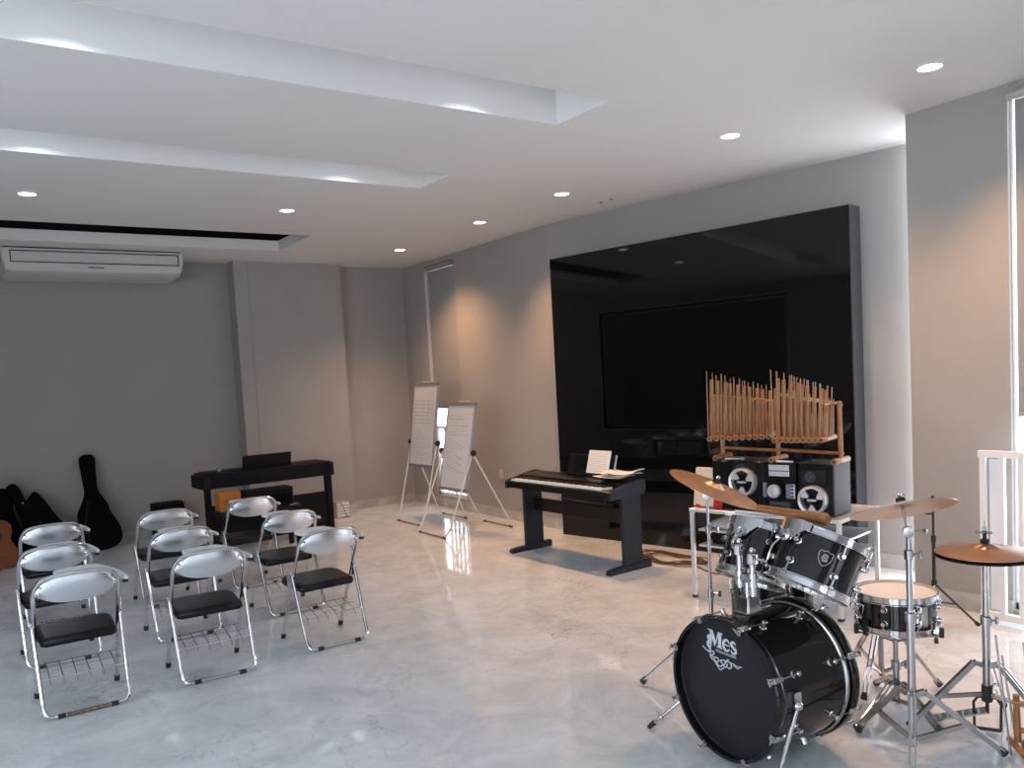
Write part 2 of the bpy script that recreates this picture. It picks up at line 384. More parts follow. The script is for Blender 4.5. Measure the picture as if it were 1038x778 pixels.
# baseboards
def base(name, p, q, hgt=.115, t=.012, side=1):
    p = Vector((*p, 0)); q = Vector((*q, 0)); d = (q - p).normalized(); n = Vector((-d.y, d.x, 0)) * side * t
    m = MB(); m.prism([(p.x, p.y), (q.x, q.y), (q.x + n.x, q.y + n.y), (p.x + n.x, p.y + n.y)], 0.0, hgt)
    struct(name, m, M['base'])
base('baseboard_far_left', (XL, 10.38), (2.98, 10.38), side=-1)
base('baseboard_pillar', (2.97, 10.10), (4.342, 10.10), side=-1)
base('baseboard_far_right', (4.33, 10.31), (WX, 10.31), side=-1)
base('baseboard_right_far', (WX, 7.04), (WX, 10.3), side=1)
base('baseboard_slanted', (a.x, a.y), (b.x, b.y), side=-1)
base('baseboard_right_near', (gx, 2.455), (gx, 3.09), side=1)

# ---- tall window in the far right wall
win = MB()
for y0, y1 in ((wy0, wy0 + .035), (wy1 - .035, wy1)): win.box(WX + .04, WX + .07, y0, y1, wz0, wz1)
win.box(WX + .04, WX + .07, wy0, wy1, wz0, wz0 + .04); win.box(WX + .04, WX + .07, wy0, wy1, wz1 - .04, wz1); win.box(WX + .04, WX + .07, wy0, wy1, 1.02, 1.05)
w1 = struct('window_1', win, M['railwhite'], 'tall narrow window beside the far corner, behind the whiteboards')
m = MB(); m.box(WX + .053, WX + .057, wy0 + .03, wy1 - .03, wz0 + .03, wz1 - .03); struct('glass_pane', m, M['glass'], parent=w1)
m = MB()
for k in range(7): m.box(WX + .14, WX + .165, wy0 + .05 + k * .105, wy0 + .09 + k * .105, wz0, 1.0)
m.box(WX + .14, WX + .165, wy0, wy1, .98, 1.02)
struct('balustrade', m, M['railwhite'], parent=w1)
m = MB(); m.box(WX + .9, WX + .95, 8.0, 16, -.2, 3.6); o = struct('daylight_sheet_4', m, M['daylight'], 'bright daylight outside the far window')  # glowing sheet added as the daylight beyond the far glass
b1 = thing('roller_blind', 'grey roller blind drawn over the tall window beside the far corner', 'window blind', (WX + .02, (wy0 + wy1) / 2, 0), 0, 'grey roller blinds')
m = MB(); m.box(-.003, .003, -.37, .33, 1.30, 3.06); m.build('blind_cloth', M['blind'], b1)
m = MB(); m.tube([(0.0, -.34, 3.09), (0.0, .36, 3.09)], .028, 12); m.build('roller_tube', M['alu'], b1)
m = MB(); m.box(-.012, .012, -.37, .33, 1.285, 1.31); m.build('bottom_bar', M['greytrim'], b1)

# ---- big window at the right edge
win = MB()
for y0, y1 in ((ry0, ry0 + .03), (ry1 - .015, ry1), (1.44, 1.49)): win.box(gx + .036, gx + .06, y0, y1, .06, rz1)
win.box(gx + .036, gx + .06, ry0, ry1, .06, .10); win.box(gx + .036, gx + .06, ry0, ry1, rz1 - .04, rz1)
w2 = struct('window_2', win, M['railwhite'], 'large bright window at the right edge behind the white rail')
m = MB(); m.box(gx + .046, gx + .05, ry0 + .03, ry1 - .03, .1, rz1 - .03); struct('glass_pane', m, M['glass'], parent=w2)
m = MB(); m.box(gx + .6, gx + .65, -1.0, 3.4, -.3, 3.8); struct('daylight_sheet_5', m, M['daylightright'], 'bright daylight outside the right window')  # emissive sheet standing in for daylight outside this window
b2 = thing('roller_blind', 'grey roller blind hanging over the big window at the right edge', 'window blind', (gx + .012, 1.465, 0), 0, 'grey roller blinds')
m = MB(); m.box(-.003, .003, -.90, .95, 1.26, 3.10); m.build('blind_cloth', M['blind'], b2)
m = MB(); m.tube([(-.03, -.93, 3.125), (-.03, .985, 3.125)], .03, 12); m.build('roller_tube', M['alu'], b2)
m = MB(); m.box(-.012, .012, -.90, .95, 1.245, 1.27); m.build('bottom_bar', M['alu'], b2)
# white safety rail
rl = thing('safety_rail', 'white upright barred safety rail standing in front of the right window', 'rail', (5.12, 1.6, 0))
m = MB(); m.box(-.022, .022, -.96, .955, 1.015, 1.055); m.build('top_rail', M['railwhite'], rl)
m = MB(); m.box(-.02, .02, -.96, .955, .04, .08); m.build('bottom_rail', M['railwhite'], rl)
for k in range(18):
    y = .935 - k * .1085
    m = MB(); m.box(-.014, .014, y - .016, y + .016, .0 if k in (0, 17) else .08, 1.015); m.build('baluster', M['railwhite'], rl)

m = MB(); m.box(.03, .036, .845, .915, .085, 1.0); m.build('infill_plate', M['tablet'], rl)

# ------------------------------------------------------------------ downlights
def spot(name, loc, energy, color, size=100, blend=.5, rad=.05, parent=None):
    l = bpy.data.lights.new(name, 'SPOT'); l.energy = energy; l.color = color; l.spot_size = radians(size); l.spot_blend = blend; l.shadow_soft_size = rad
    o = bpy.data.objects.new(name, l); col.objects.link(o); o.location = loc
    if parent: o.parent = parent
    return o
def downlight(x, y, z, label, lens, energy, color, size, blend, group, direction=(0, 0, -1)):
    t = thing('downlight', label, 'ceiling light', (x, y, z), 0, group)
    m = MB(); m.hoop(.062, .082, -.006, .004, 28); m.build('trim_ring', M['ceil'], t)
    m = MB(); m.lathe([(.0605, -.001), (.055, .0025), (.03, .003), (.001, .003)], 24); m.build('lamp_lens', lens, t)
    o = spot('lamp', (0, 0, -.03), energy, color, size, blend, .04, t)
    o.rotation_mode = 'QUATERNION'; o.rotation_quaternion = Vector(direction).normalized().to_track_quat('-Z', 'Y')
    return t
WARM = (1.0, .54, .26); COOL = (.86, .92, 1.0)
wl = ['warm recessed downlight above the far corner near the tall window', 'warm recessed downlight second from the far corner', 'warm recessed downlight above the left edge of the black panel',
      'warm recessed downlight above the bamboo tubes and black panel', 'warm recessed downlight nearest the pier at upper right, the largest seen']
for (y, lab) in zip((8.87, 7.11, 5.77, 3.9, 2.51), wl): downlight(4.57, y, H, lab, M['warmlens'], 185 if y > 8 else 150, WARM, 126 if y > 8 else 112, 1.0, 'warm downlights along the right wall', (.04, -.08, -1) if y > 8 else (.07, -.25, -1))
downlight(.65, 7.2, H, 'cool white recessed downlight at far left, before the air conditioner', M['coollens'], 25, COOL, 110, .6, 'cool downlights')
downlight(2.62, 7.17, H, 'cool white recessed downlight left of the ceiling recess corner', M['coollens'], 25, COOL, 110, .6, 'cool downlights')
cl = {(0, 0): 'cool downlight inside the near cove, left one', (1, 0): 'cool downlight inside the near cove, right one', (0, 1): 'cool downlight inside the far cove, left one', (1, 1): 'cool downlight inside the far cove, right one'}
for j, (yy, xs_) in enumerate(((3.91, (.56, 2.64)), (5.745, (.60, 2.65)))):
    for i, x in enumerate(xs_):
        t = thing('cove_downlight', cl[(i, j)], 'ceiling light', (x, yy, 3.405), 0, 'downlights inside the ceiling coves')
        m = MB(); m.hoop(.045, .06, -.008, .004, 24); m.build('trim_ring', M['ceil'], t)
        m = MB(); m.lathe([(.044, -.002), (.02, .0), (.001, .0)], 20); m.build('lamp_lens', M['coollens'], t)
        spot('lamp', (0, 0, -.03), 5, COOL, 130, .18, .012, t)
m = MB()
for yq in (0, .145): m.lathe([(.016, -.004), (.016, .002), (.001, .002)], 14, TR(0, -yq, 0))
o = m.build('sprinkler_hole', M['rubber']); o.location = (5.15, 5.93, H); tag(o, 'pair of small black holes in the ceiling above the black panel', 'ceiling hole')

# ------------------------------------------------------------------ black wall panel and screen
PO = Vector((5.17, 6.78, 0)); RZW = atan2(-0.981, 0.194)      # local x along the panel to the right, local y into the wall
pn = thing('feature_panel', 'tall glossy black wall panel with a recessed screen opening', 'wall panel', PO, RZW)
m = MB()
m.box(0, .585, 0, .185, 0, 2.80, c=0); m.box(2.53, 3.03, 0, .185, 0, 2.80); m.box(.585, 2.53, 0, .185, 0, 1.09); m.box(.585, 2.53, 0, .185, 2.21, 2.80); m.box(.585, 2.53, .05, .185, 1.09, 2.21)
m.build('panel_board', M['gloss'], pn, smooth=False)
m = MB(); m.box(3.031, 3.04, .0, .185, 0, 2.80); m.box(0.0, 3.04, .0, .185, 2.801, 2.806); m.build('panel_edge', M['daylitedge'], pn, smooth=False)
m = MB(); m.box(.585, 2.53, .002, .01, 1.085, 1.093); m.box(.585, 2.53, .002, .01, 2.207, 2.213); m.box(.583, .589, .002, .01, 1.085, 2.213); m.box(2.527, 2.533, .002, .01, 1.085, 2.213)
m.build('opening_trim', M['opening'], pn, smooth=False)
tv = thing('flat_television', 'large dark flat television switched off inside the black panel opening', 'television', PO + nW * .018, RZW)
m = MB(); m.box(.62, 2.50, .006, .03, 1.12, 2.18); m.build('bezel', M['hifi'], tv, smooth=False)
m = MB(); m.box(.635, 2.485, .002, .0055, 1.14, 2.168); m.build('screen', M['screen'], tv, smooth=False)

# ------------------------------------------------------------------ air conditioner
ac = thing('air_conditioner', 'white ceiling mounted air conditioner with long slotted grille', 'air conditioner', (1.45, 9.62, 0))
prof = [(0.0, 3.195), (0.0, 3.03), (.03, 2.965), (.10, 2.93), (.55, 2.92), (.60, 2.96), (.60, 3.195)]
m = MB()
rings = []
for x, k in ((-.85, .75), (-.83, .93), (-.79, 1.0), (.79, 1.0), (.83, .93), (.85, .75)):
    rings.append([(x, .02 * (1 - k) + y, 3.195 - (3.195 - z) * (k if z < 3.19 else 1)) for y, z in prof])
m.loft(rings); m.build('housing', M['acwhite'], ac, ang=30)
m = MB(); m.box(-.78, .80, -.004, .0, 3.045, 3.055); m.box(-.78, .80, -.004, 0, 3.155, 3.165); m.box(-.785, -.775, -.004, 0, 3.045, 3.165); m.box(.795, .805, -.004, 0, 3.045, 3.165)
m.build('air_slot', M['acdark'], ac, smooth=False)
m = MB(); m.box(-.77, .79, -.008, .0, 3.06, 3.15); m.build('grille_flap', M['acwhite'], ac, smooth=False)
m = MB(); m.box(-.84, .82, -.006, .0, 3.187, 3.196); m.build('top_shadow', M['acdark'], ac, smooth=False)  # dark strip painted as the shadow line under the ceiling
m = MB(); m.add([(-.10, -.001, 3.003), (.06, -.001, 3.003), (.05, -.003, 3.012), (-.085, -.003, 3.015)], [(0, 1, 2, 3)]); m.box(-.09, .055, -.004, -.001, 3.004, 3.013); m.build('badge', M['acdark'], ac, smooth=False)

# ------------------------------------------------------------------ folding chairs
def make_chair():
    t = thing('folding_chair', 'x', 'chair')
    # back frame: one bent tube from left foot over the backrest to right foot
    half = [(.205, .215, .012), (.205, .05, .317), (.205, -.11, .60), (.204, -.145, .668), (.192, -.170, .725), (.160, -.187, .762), (.10, -.198, .779), (.0, -.205, .784)]
    pts = smooth_path([Vector(p) for p in half], 4)
    full = pts + [Vector((-p.x, p.y, p.z)) for p in reversed(pts[:-1])]
    m = MB(); m.tube(full, .0115, 8); m.build('back_frame', M['chrome'], t)
    for s_ in (-1, 1):
        m = MB(); m.rod((s_ * .205, .2195, .0), (s_ * .205, .202, .034), .0155, 10); m.build('foot_cap', M['rubber'], t)
    # rear U leg frame
    hu = [(.216, -.035, .50), (.214, -.06, .435), (.207, -.17, .12), (.205, -.20, .055), (.188, -.213, .022), (.155, -.216, .012), (.0, -.216, .012)]
    pts = smooth_path([Vector(p) for p in hu], 4); full = pts + [Vector((-p.x, p.y, p.z)) for p in reversed(pts[:-1])]
    m = MB(); m.tube(full, .0105, 8); m.build('rear_leg_frame', M['chrome'], t)
    for s_ in (-1, 1):
        m = MB(); m.rod((s_ * .145, -.216, .012), (s_ * .108, -.216, .012), .0135, 10); m.build('floor_pad', M['rubber'], t)
        m = MB(); m.rod((s_ * .198, -.04, .487), (s_ * .226, -.04, .487), .009, 10)
        m.box(s_ * .222 - .002, s_ * .222 + .002, -.055, .02, .40, .50); m.build('hinge', M['chrome'], t)
    m = MB(); m.rod((-.21, -.13, .20), (.21, -.13, .20), .005, 6); m.build('stretcher', M['chrome'], t)
    # seat
    poly = [(-.185, -.075), (-.165, -.098), (.165, -.098), (.185, -.075), (.20, .18), (.185, .235), (.13, .262), (-.13, .262), (-.185, .235), (-.20, .18)]
    def ringz(sc_, z): return [(x * sc_, .07 + (y - .08) * sc_, z - .025 + .03 * y) for x, y in poly]
    m = MB(); m.loft([ringz(.97, .400), ringz(1.0, .405), ringz(1.0, .432), ringz(.985, .440), ringz(.93, .447), ringz(.80, .449)]); m.build('seat', M['vinyl'], t, ang=50)
    m = MB(); m.loft([ringz(1.008, .414), ringz(1.012, .418), ringz(1.008, .422)]); m.build('seat_piping', M['vinyl'], t)
    # backrest: curved bright sheet between the tubes
    NX = 20; front = []; rows = []
    for i in range(NX + 1):
        x = -.196 + .392 * i / NX; u_ = x / .196
        ztop = .775 - .068 * abs(u_) ** 3.2
        zbot = .622 + .055 * abs(u_) ** 2.6
        yb = -.196 + .030 * u_ * u_
        row = []
        for j in range(6):
            w_ = j / 5; z = zbot + (ztop - zbot) * w_
            row.append(Vector((x, yb - .25 * (z - .70) * .45 + .0 - .006 * sin(pi * w_), z)))
        rows.append(row)
    vs = []; fs = []
    th = Vector((0, .006, 0))
    for r_ in rows:
        for p in r_: vs.append(p)
    nn = len(vs)
    for r_ in rows:
        for p in r_: vs.append(p + th)
    for i in range(NX):
        for j in range(5):
            A = i * 6 + j; fs.append((A, A + 6, A + 7, A + 1)); fs.append((nn + A, nn + A + 1, nn + A + 7, nn + A + 6))
    for i in range(NX):
        A = i * 6; fs.append((A, nn + A, nn + A + 6, A + 6)); A = i * 6 + 5; fs.append((A, A + 6, nn + A + 6, nn + A))
    for j in range(5):
        A = j; fs.append((A, A + 1, nn + A + 1, nn + A)); A = NX * 6 + j; fs.append((A, nn + A, nn + A + 1, A + 1))
    m = MB(); m.add(vs, fs); br = m.build('backrest', M['plate'], t, ang=60)
    for s_ in (-1, 1):
        for (xx, zz) in ((.168, .722), (.178, .688)):
            m = MB(); m.ball((s_ * xx, -.181 - (zz - .7) * .11, zz), .008, 8, 5); m.build('screw', M['steel'], br)
    # wire book basket
    m = MB()
    for (y, z) in ((-.125, .198), (-.05, .225), (.06, .235)): m.rod((-.20, y, z), (.20, y, z), .0028, 6)
    for k in range(6):
        x = -.16 + k * .064; m.tube([(x, .065, .24), (x, -.13, .20), (x, -.145, .17), (x, -.13, .165)], .0026, 6)
    m.build('wire_basket', M['steel'], t)
    # folding writing tablet and its arm
    poly = [(-.085, .115), (-.095, .20), (-.08, .265), (-.02, .30), (.05, .305), (.12, .29), (.17, .22), (.215, .12), (.235, .0), (.240, -.10), (.232, -.14), (.214, -.14), (.200, -.08), (.185, .0), (.15, .06), (.08, .085), (-.06, .09)]
    P2 = smooth_path([(x, y, 0) for x, y in poly], 3, True)
    def pr(d, z): return [((p.x - .08) * d + .08 + .022, (p.y - .12) * d + .12, z - max(0, p.x - .14) * .22) for p in P2]
    m = MB(); m.loft([pr(.98, .706), pr(1, .710), pr(1, .721), pr(.985, .725)]); tb = m.build('writing_tablet', M['tablet'], t, ang=50)
    m = MB(); m.box(.228, .256, -.142, -.118, .670, .6845); m.build('tablet_end', M['rubber'], tb)
    m = MB(); m.tube(smooth_path([(.218, .0, .44), (.222, -.02, .52), (.222, .0, .63), (.21, .06, .67), (.15, .14, .695)], 4), .008, 8); m.build('tablet_arm', M['chrome'], t)
    return t
chairs = [
 (.505, 5.10, 0, 'front left chrome folding chair, its bottom bar dark and peeling'),
 (.505, 6.11, 0, 'chrome folding chair in the left column, directly behind the front left chair'),
 (.585, 7.15, 0, 'rear chrome folding chair of the left column, near the leaning guitar bags'),
 (1.20, 5.115, -1, 'front chrome folding chair of the middle column'),
 (1.26, 6.09, 0, 'middle chrome folding chair of the middle column'),
 (1.375, 7.13, 0, 'rear chrome folding chair of the middle column, before the small black amplifier'),
 (1.95, 5.19, 2, 'front right chrome folding chair, nearest the open floor'),
 (2.035, 6.155, 2, 'middle chrome folding chair of the right column'),
 (2.08, 7.205, 2, 'rear chrome folding chair of the right column, right before the upright black piano')]
proto = make_chair()
for i, (x, y, dg, lab) in enumerate(chairs):
    c = proto if i == 0 else copy_tree(proto)
    c.location = (x, y, 0); c.rotation_euler = (0, 0, radians(dg)); c.scale = (1, 1, .955); c['label'] = lab; c['group'] = 'chrome folding chairs in three columns'
m = MB(); m.rod((-.105, -.216, .012), (.105, -.216, .012), .0115, 10); r_ = m.build('peeling_bar', M['rust'], proto); r_['label'] = 'dark peeling rusty bottom bar'

# ------------------------------------------------------------------ guitars, bags and small amplifier at the far left
def bag(label, loc, poly, t, rnd, lean, rz=0):
    g = thing('guitar_bag', label, 'guitar bag', loc, rz, 'black padded guitar bags', rx=-lean)
    P2 = smooth_path([(x, 0, z) for x, z in poly], 4, True)
    m = MB(); m.pillow([(p.x, p.z) for p in P2], t, rnd); m.build('bag_body', M['bag'], g, ang=60)
    return g
g1 = bag('tall upright black guitar bag leaning alone on the grey wall', (1.29, 10.02, .0),
    [(-.03, .0), (.16, .03), (.235, .13), (.215, .27), (.145, .42), (.13, .50), (.08, .60), (.045, .70), (.05, .90), (.055, 1.02), (.02, 1.07), (-.07, 1.07), (-.105, 1.02), (-.10, .85), (-.09, .66), (-.13, .54), (-.185, .42), (-.18, .28), (-.17, .12), (-.14, .03)], .13, .05, .26)
m = MB(); m.tube([(-.07, -.068, .55), (-.12, -.068, .30), (-.10, -.068, .10)], .004, 6); m.build('zip', M['rubber'], g1)
g2 = bag('black guitar bag slumped to the left with a pointed hump, middle of the leaning bags', (.76, 10.0, 0),
    [(-.14, .02), (.18, .0), (.30, .10), (.27, .26), (.16, .42), (.06, .60), (.0, .70), (-.05, .72), (-.10, .66), (-.125, .64), (-.155, .74), (-.19, .81), (-.235, .83), (-.285, .80), (-.28, .74), (-.22, .58), (-.18, .40), (-.185, .2)], .12, .022, .26)
m = MB(); m.ball((-.155, -.07, .61), .009, 8, 6); m.build('zip_pull', M['silver'], g2)
g3 = bag('black guitar bag at the left edge, directly behind the orange guitar', (.40, 10.08, 0),
    [(-.22, .0), (.14, .0), (.22, .14), (.17, .36), (.13, .50), (.115, .62), (.10, .72), (.05, .78), (-.10, .78), (-.15, .70), (-.17, .45), (-.24, .3), (-.26, .12)], .12, .04, .22)
gt = thing('acoustic_guitar', 'orange topped acoustic guitar leaning at the left edge', 'guitar', (.335, 9.78, 0.0), 0, rx=-.18)
gp = smooth_path([(x, 0, z) for x, z in [(0, 0), (.11, .012), (.175, .07), (.18, .15), (.14, .235), (.118, .29), (.135, .36), (.13, .43), (.085, .475), (.03, .49), (-.03, .49), (-.085, .475), (-.13, .43), (-.135, .36), (-.118, .29), (-.14, .235), (-.18, .15), (-.175, .07), (-.11, .012)]], 4, True)
m = MB(); m.pillow([(p.x, p.z) for p in gp], .095, .006); m.build('body_sides', M['guitarside'], gt, ang=40)
m = MB(); m.pillow([(p.x * .985, .245 + (p.z - .245) * .985) for p in gp], .006, .001, T=Matrix.Translation((0, -.0485, 0))); m.build('soundboard', M['orangewood'], gt, ang=40)
m = MB(); m.lathe([(.052, 0), (.052, .001), (.044, .0015), (.001, .0015)], 28, aim((0, -.0515, .325), (0, -1, 0))); m.build('sound_hole', M['rubber'], gt)
m = MB(); m.box(-.075, .075, -.061, -.0515, .14, .158, c=.003); m.build('bridge', M['guitarside'], gt)
m = MB(); m.box(-.027, .027, -.062, -.0515, .38, .86); m.box(-.024, .024, -.0515, -.035, .49, .86); m.build('neck', M['guitarside'], gt)
m = MB(); m.box(-.035, .035, -.05, -.035, .86, 1.0, c=.004)
for s_ in (-1, 1):
    for k in range(3): m.rod((s_ * .035, -.043, .885 + k * .04), (s_ * .055, -.043, .885 + k * .04), .006, 8)
m.build('headstock', M['guitarside'], gt)
m = MB()
for k in range(6): m.rod((-.02 + k * .008, -.063, .15), (-.017 + k * .007, -.064, .88), .0006, 4)
m.build('string', M['steel'], gt)
am = thing('guitar_amplifier', 'small plain black amplifier box by the grey wall', 'amplifier', (2.03, 10.12, 0), 0)
m = MB(); m.box(-.165, .165, -.12, .12, .012, .425, c=.012); m.build('cabinet', M['ampblack'], am)
m = MB(); m.box(-.15, .15, -.128, -.12, .03, .33); m.build('speaker_grille', M['bag'], am)
m = MB(); m.box(-.15, .15, -.126, -.12, .345, .41)
for k in range(5): m.rod((-.11 + k * .05, -.126, .378), (-.11 + k * .05, -.136, .378), .008, 10)
m.build('control_panel', M['hifi'], am)
m = MB()
for sx in (-1, 1):
    for sy in (-1, 1): m.rod((sx * .13, sy * .09, 0), (sx * .13, sy * .09, .014), .012, 8)
m.build('foot', M['rubber'], am)

# ------------------------------------------------------------------ upright digital piano seen from behind
up_ = thing('upright_digital_piano', 'black upright digital piano standing before the far pillar', 'piano', (2.83, 8.85, 0), radians(2.5))
m = MB(); m.box(-.70, .70, -.06, .30, .665, .82, c=.006); m.build('key_case', M['pianoblack'], up_, ang=30)
m = MB(); m.box(-.73, -.65, -.12, .32, .665, .80, c=.006); m.build('cheek_block', M['pianoblack'], up_)
m = MB(); m.box(.66, .712, -.08, .32, .665, .81, c=.006); m.build('cheek_block', M['pianoblack'], up_)
for x0, x1 in ((-.685, -.635), (.64, .70)):
    m = MB(); m.box(x0, x1, -.02, .06, .02, .665); m.box(x0 - .008, x1 + .008, -.10, .34, 0.0, .05, c=.008); m.build('side_leg', M['pianoblack'], up_)
m = MB(); m.box(-.635, .64, .0, .02, .07, .485); m.build('back_board', M['pianoblack'], up_, smooth=False)
m = MB(); m.box(-.001, .001, -.0015, .0, .07, .485); m.build('board_joint', M['hifi'], up_, smooth=False)
m = MB(); m.rod((.10, .03, .48), (.09, .05, .67), .003, 6); m.rod((.125, .03, .48), (.12, .05, .67), .003, 6); m.build('power_lead', M['greytrim'], up_)
m = MB(); m.box(-.66, .66, .0, .29, .8205, .828, c=.002); m.build('folding_lid', M['pianoblack'], up_)
T_ = Matrix.Translation((-.02, .0, .825)) @ Matrix.Rotation(radians(14), 4, 'X')
m = MB(); m.box(-.265, .265, -.008, .008, 0, .15, T_, c=.003); m.box(-.24, .24, -.02, .02, -.004, .008, T_); m.build('music_rest', M['pianoblack'], up_)
lm = thing('desk_microphone', 'small round black object on the left end of the upright piano', 'microphone', (2.30, 8.83, .82))
m = MB(); m.ball((0, 0, .026), .026, 14, 8); m.build('grille_ball', M['hifiblue'], lm)
m = MB(); m.lathe([(.03, 0), (.03, .006), (.012, .012), (.001, .012)], 16); m.build('base_disc', M['rubber'], lm)
# bench with two amplifiers behind the chair
bn = thing('piano_bench', 'low black bench pushed against the upright piano', 'bench', (2.58, 8.55, 0), radians(2.5))
m = MB(); m.box(-.42, .42, -.14, .14, .41, .455, c=.01); m.build('bench_top', M['vinyl'], bn)
for sx in (-1, 1):
    for sy in (-1, 1):
        m = MB(); m.box(sx * .385 - .02, sx * .385 + .02, sy * .11 - .02, sy * .11 + .02, 0, .41); m.build('leg', M['pianoblack'], bn)
oa = thing('practice_amplifier', 'small orange amplifier box on the bench, seen left through the piano', 'amplifier', (2.30, 8.57, .455), radians(2))
m = MB(); m.box(-.11, .11, -.08, .09, 0, .19, c=.008); m.build('cabinet', M['orangetolex'], oa)
m = MB()
for k in range(6): m.box(-.06 + k * .022, -.045 + k * .022, -.083, -.0805, .085 + (k % 2) * .006, .11 + (k % 3) * .005)
m.build('badge', M['guitarside'], oa, smooth=False)
ba = thing('amplifier_head', 'long flat black amplifier box on the bench beside the orange one', 'amplifier', (2.68, 8.53, .455), radians(2))
m = MB(); m.box(-.25, .25, -.10, .10, 0, .185, c=.008); m.build('cabinet', M['ampblack'], ba)
m = MB(); m.box(-.23, .23, -.103, -.10, .02, .12); m.build('front_grille', M['bag'], ba)
m = MB(); m.box(-.06, .06, -.012, .012, .187, .198); m.rod((-.06, 0, .18), (-.06, 0, .19), .006); m.rod((.06, 0, .18), (.06, 0, .19), .006); m.build('handle', M['rubber'], ba)
cr = thing('white_louvred_box', 'small white louvred box on the floor at the foot of the pillar', 'box', (4.03, 9.86, 0), 0)
m = MB(); m.box(-.085, .085, -.06, .06, 0, .20, c=.006); m.build('case', M['socketw'], cr)
m = MB()
for k in range(5): m.box(-.08, .08, -.066, -.06, .02 + k * .036, .042 + k * .036)
m.build('louvre', M['tablet'], cr, smooth=False)
m = MB(); m.tube(smooth_path([(-.05, -.07, .205), (0, -.075, .15), (.01, -.08, .08), (.05, -.09, .0045), (.10, -.05, .0045)], 5), .004, 6); m.build('lead', M['greytrim'], cr)

# ------------------------------------------------------------------ flip chart whiteboards
def whiteboard(label, x, y, L, topx, topz, botx, botz, pivx, pivz, fx, rx_, h, seed, rails):
    """board in the YZ plane facing -X; L is its width along Y"""
    t = thing('flipchart_whiteboard', label, 'whiteboard', (x, y, 0), 0, 'wheeled flip stand whiteboards')
    hw = L / 2
    d = Vector((topx - botx, 0, topz - botz)); hgt = d.length; d.normalize(); nrm = Vector((-d.z, 0, d.x))     # faces -X
    T = Matrix(((0, d.x, nrm.x, (topx + botx) / 2), (-1, 0, 0, 0), (0, d.z, nrm.z, (topz + botz) / 2), (0, 0, 0, 1)))  # local x -> -Y, y -> up the board, z -> out
    hh = hgt / 2
    m = MB(); m.box(-hw, hw, -hh, hh, -.010, .004, T); m.build('board_panel', M['boardwhite'], t, smooth=False)
    m = MB(); m.box(-hw - .008, -hw + .012, -hh, hh, -.014, .010, T, c=.003); m.build('side_trim', M['alu'], t)
    m = MB(); m.box(hw - .012, hw + .008, -hh, hh, -.014, .010, T, c=.003); m.build('side_trim', M['alu'], t)
    m = MB(); m.box(-hw - .008, hw + .008, -hh - .012, -hh + .022, -.014, .012, T, c=.003); m.build('end_trim', M['greytrim'], t)
    m = MB(); m.box(-hw - .008, hw + .008, hh - .022, hh + .012, -.014, .012, T, c=.003); m.build('end_trim', M['greytrim'], t)
    m = MB(); m.box(-.06, .16, hh + .012, hh + .03, -.016, .012, T); m.build('paper_clip', M['socketw'], t)
    rnd = random.Random(seed); m = MB(); m2 = MB()
    y0 = hh - .10
    if rails:                                # a hand drawn table
        for k in range(7): m.ribbon([(-hw + .03 + q * .04, y0 - .10 - k * .045 + rnd.uniform(-.004, .004)) for q in range(12)], .0035, .0006, T @ Matrix.Translation((0, 0, .004)))
        for xq in (-hw + .06, -.02, .10, hw - .08): m.ribbon([(xq, y0 - .10), (xq + .005, y0 - .22), (xq, y0 - .37)], .003, .0006, T @ Matrix.Translation((0, 0, .004)))
    for k in range(13 if rails else 17):     # rows of writing
        yy = (y0 - .45 - k * .03) if rails else (y0 - .04 - k * .035)
        x0 = -hw + rnd.uniform(.04, .07); x1 = rnd.uniform(-.05, .10 if k % 3 else .20)
        q = x0; slope = 0 if rails else (-.0 if k < 7 else -.25)
        while q < x1:
            w_ = rnd.uniform(.015, .05)
            pts = [(q + w_ * j / 6, yy + (q - x0) * slope + w_ * j / 6 * slope + rnd.uniform(-.006, .006)) for j in range(7)]
            if pts[-1][1] > -hh + .05 and pts[-1][1] < hh - .04: (m if k % 2 else m2).ribbon(pts, .003, .0006, T @ Matrix.Translation((0, 0, .004)))
            q += w_ + rnd.uniform(.008, .02)
    for k in range(6):
        q = .05; yy = hh - .12 - k * .045
        m2.ribbon([(q + j * .02, yy + rnd.uniform(-.006, .006)) for j in range(9)], .0028, .0006, T @ Matrix.Translation((0, 0, .004)))
    m.build('handwriting', M['marker'], t, smooth=False); m2.build('faint_handwriting', M['markerred'], t, smooth=False)
    # A-frame legs : front U and rear U meeting at the pivots
    for nm, X_ in (('front_leg_frame', fx), ('rear_leg_frame', rx_)):
        P = [(pivx, hw + .03, pivz), (X_ + (.05 if X_ < pivx else -.05), hw + .03, .10), (X_, hw + .015, .03), (X_, hw - .03, .014), (X_, 0, .014), (X_, -hw + .03, .014), (X_, -hw - .015, .03), (X_ + (.05 if X_ < pivx else -.05), -hw - .03, .10), (pivx, -hw - .03, pivz)]
        m = MB(); m.tube(P, .009, 8); lf = m.build(nm, M['whitetube'], t)
        for yq in (hw - .02, -hw + .02):
            m = MB(); m.rod((X_, yq + .02, .013), (X_, yq - .02, .013), .013, 8); m.build('floor_pad', M['rubber'], lf)
        m = MB(); m.rod((X_, hw - .03, .013), (X_, -hw + .03, .013), .010, 8); m.build('dark_bottom_bar', M['greytrim'], lf)
    for s_ in (-1, 1):
        m = MB(); m.lathe([(.008, 0), (.03, .004), (.033, .012), (.033, .022), (.02, .028), (.001, .028)], 16, aim((pivx, s_ * (hw + .035), pivz), (0, s_, 0))); m.build('pivot_knob', M['rubber'], t)
        m = MB(); m.rod((pivx, s_ * (hw - .005), pivz), (pivx, s_ * (hw + .04), pivz), .008, 8); m.build('pivot_pin', M['steel'], t)
    return t
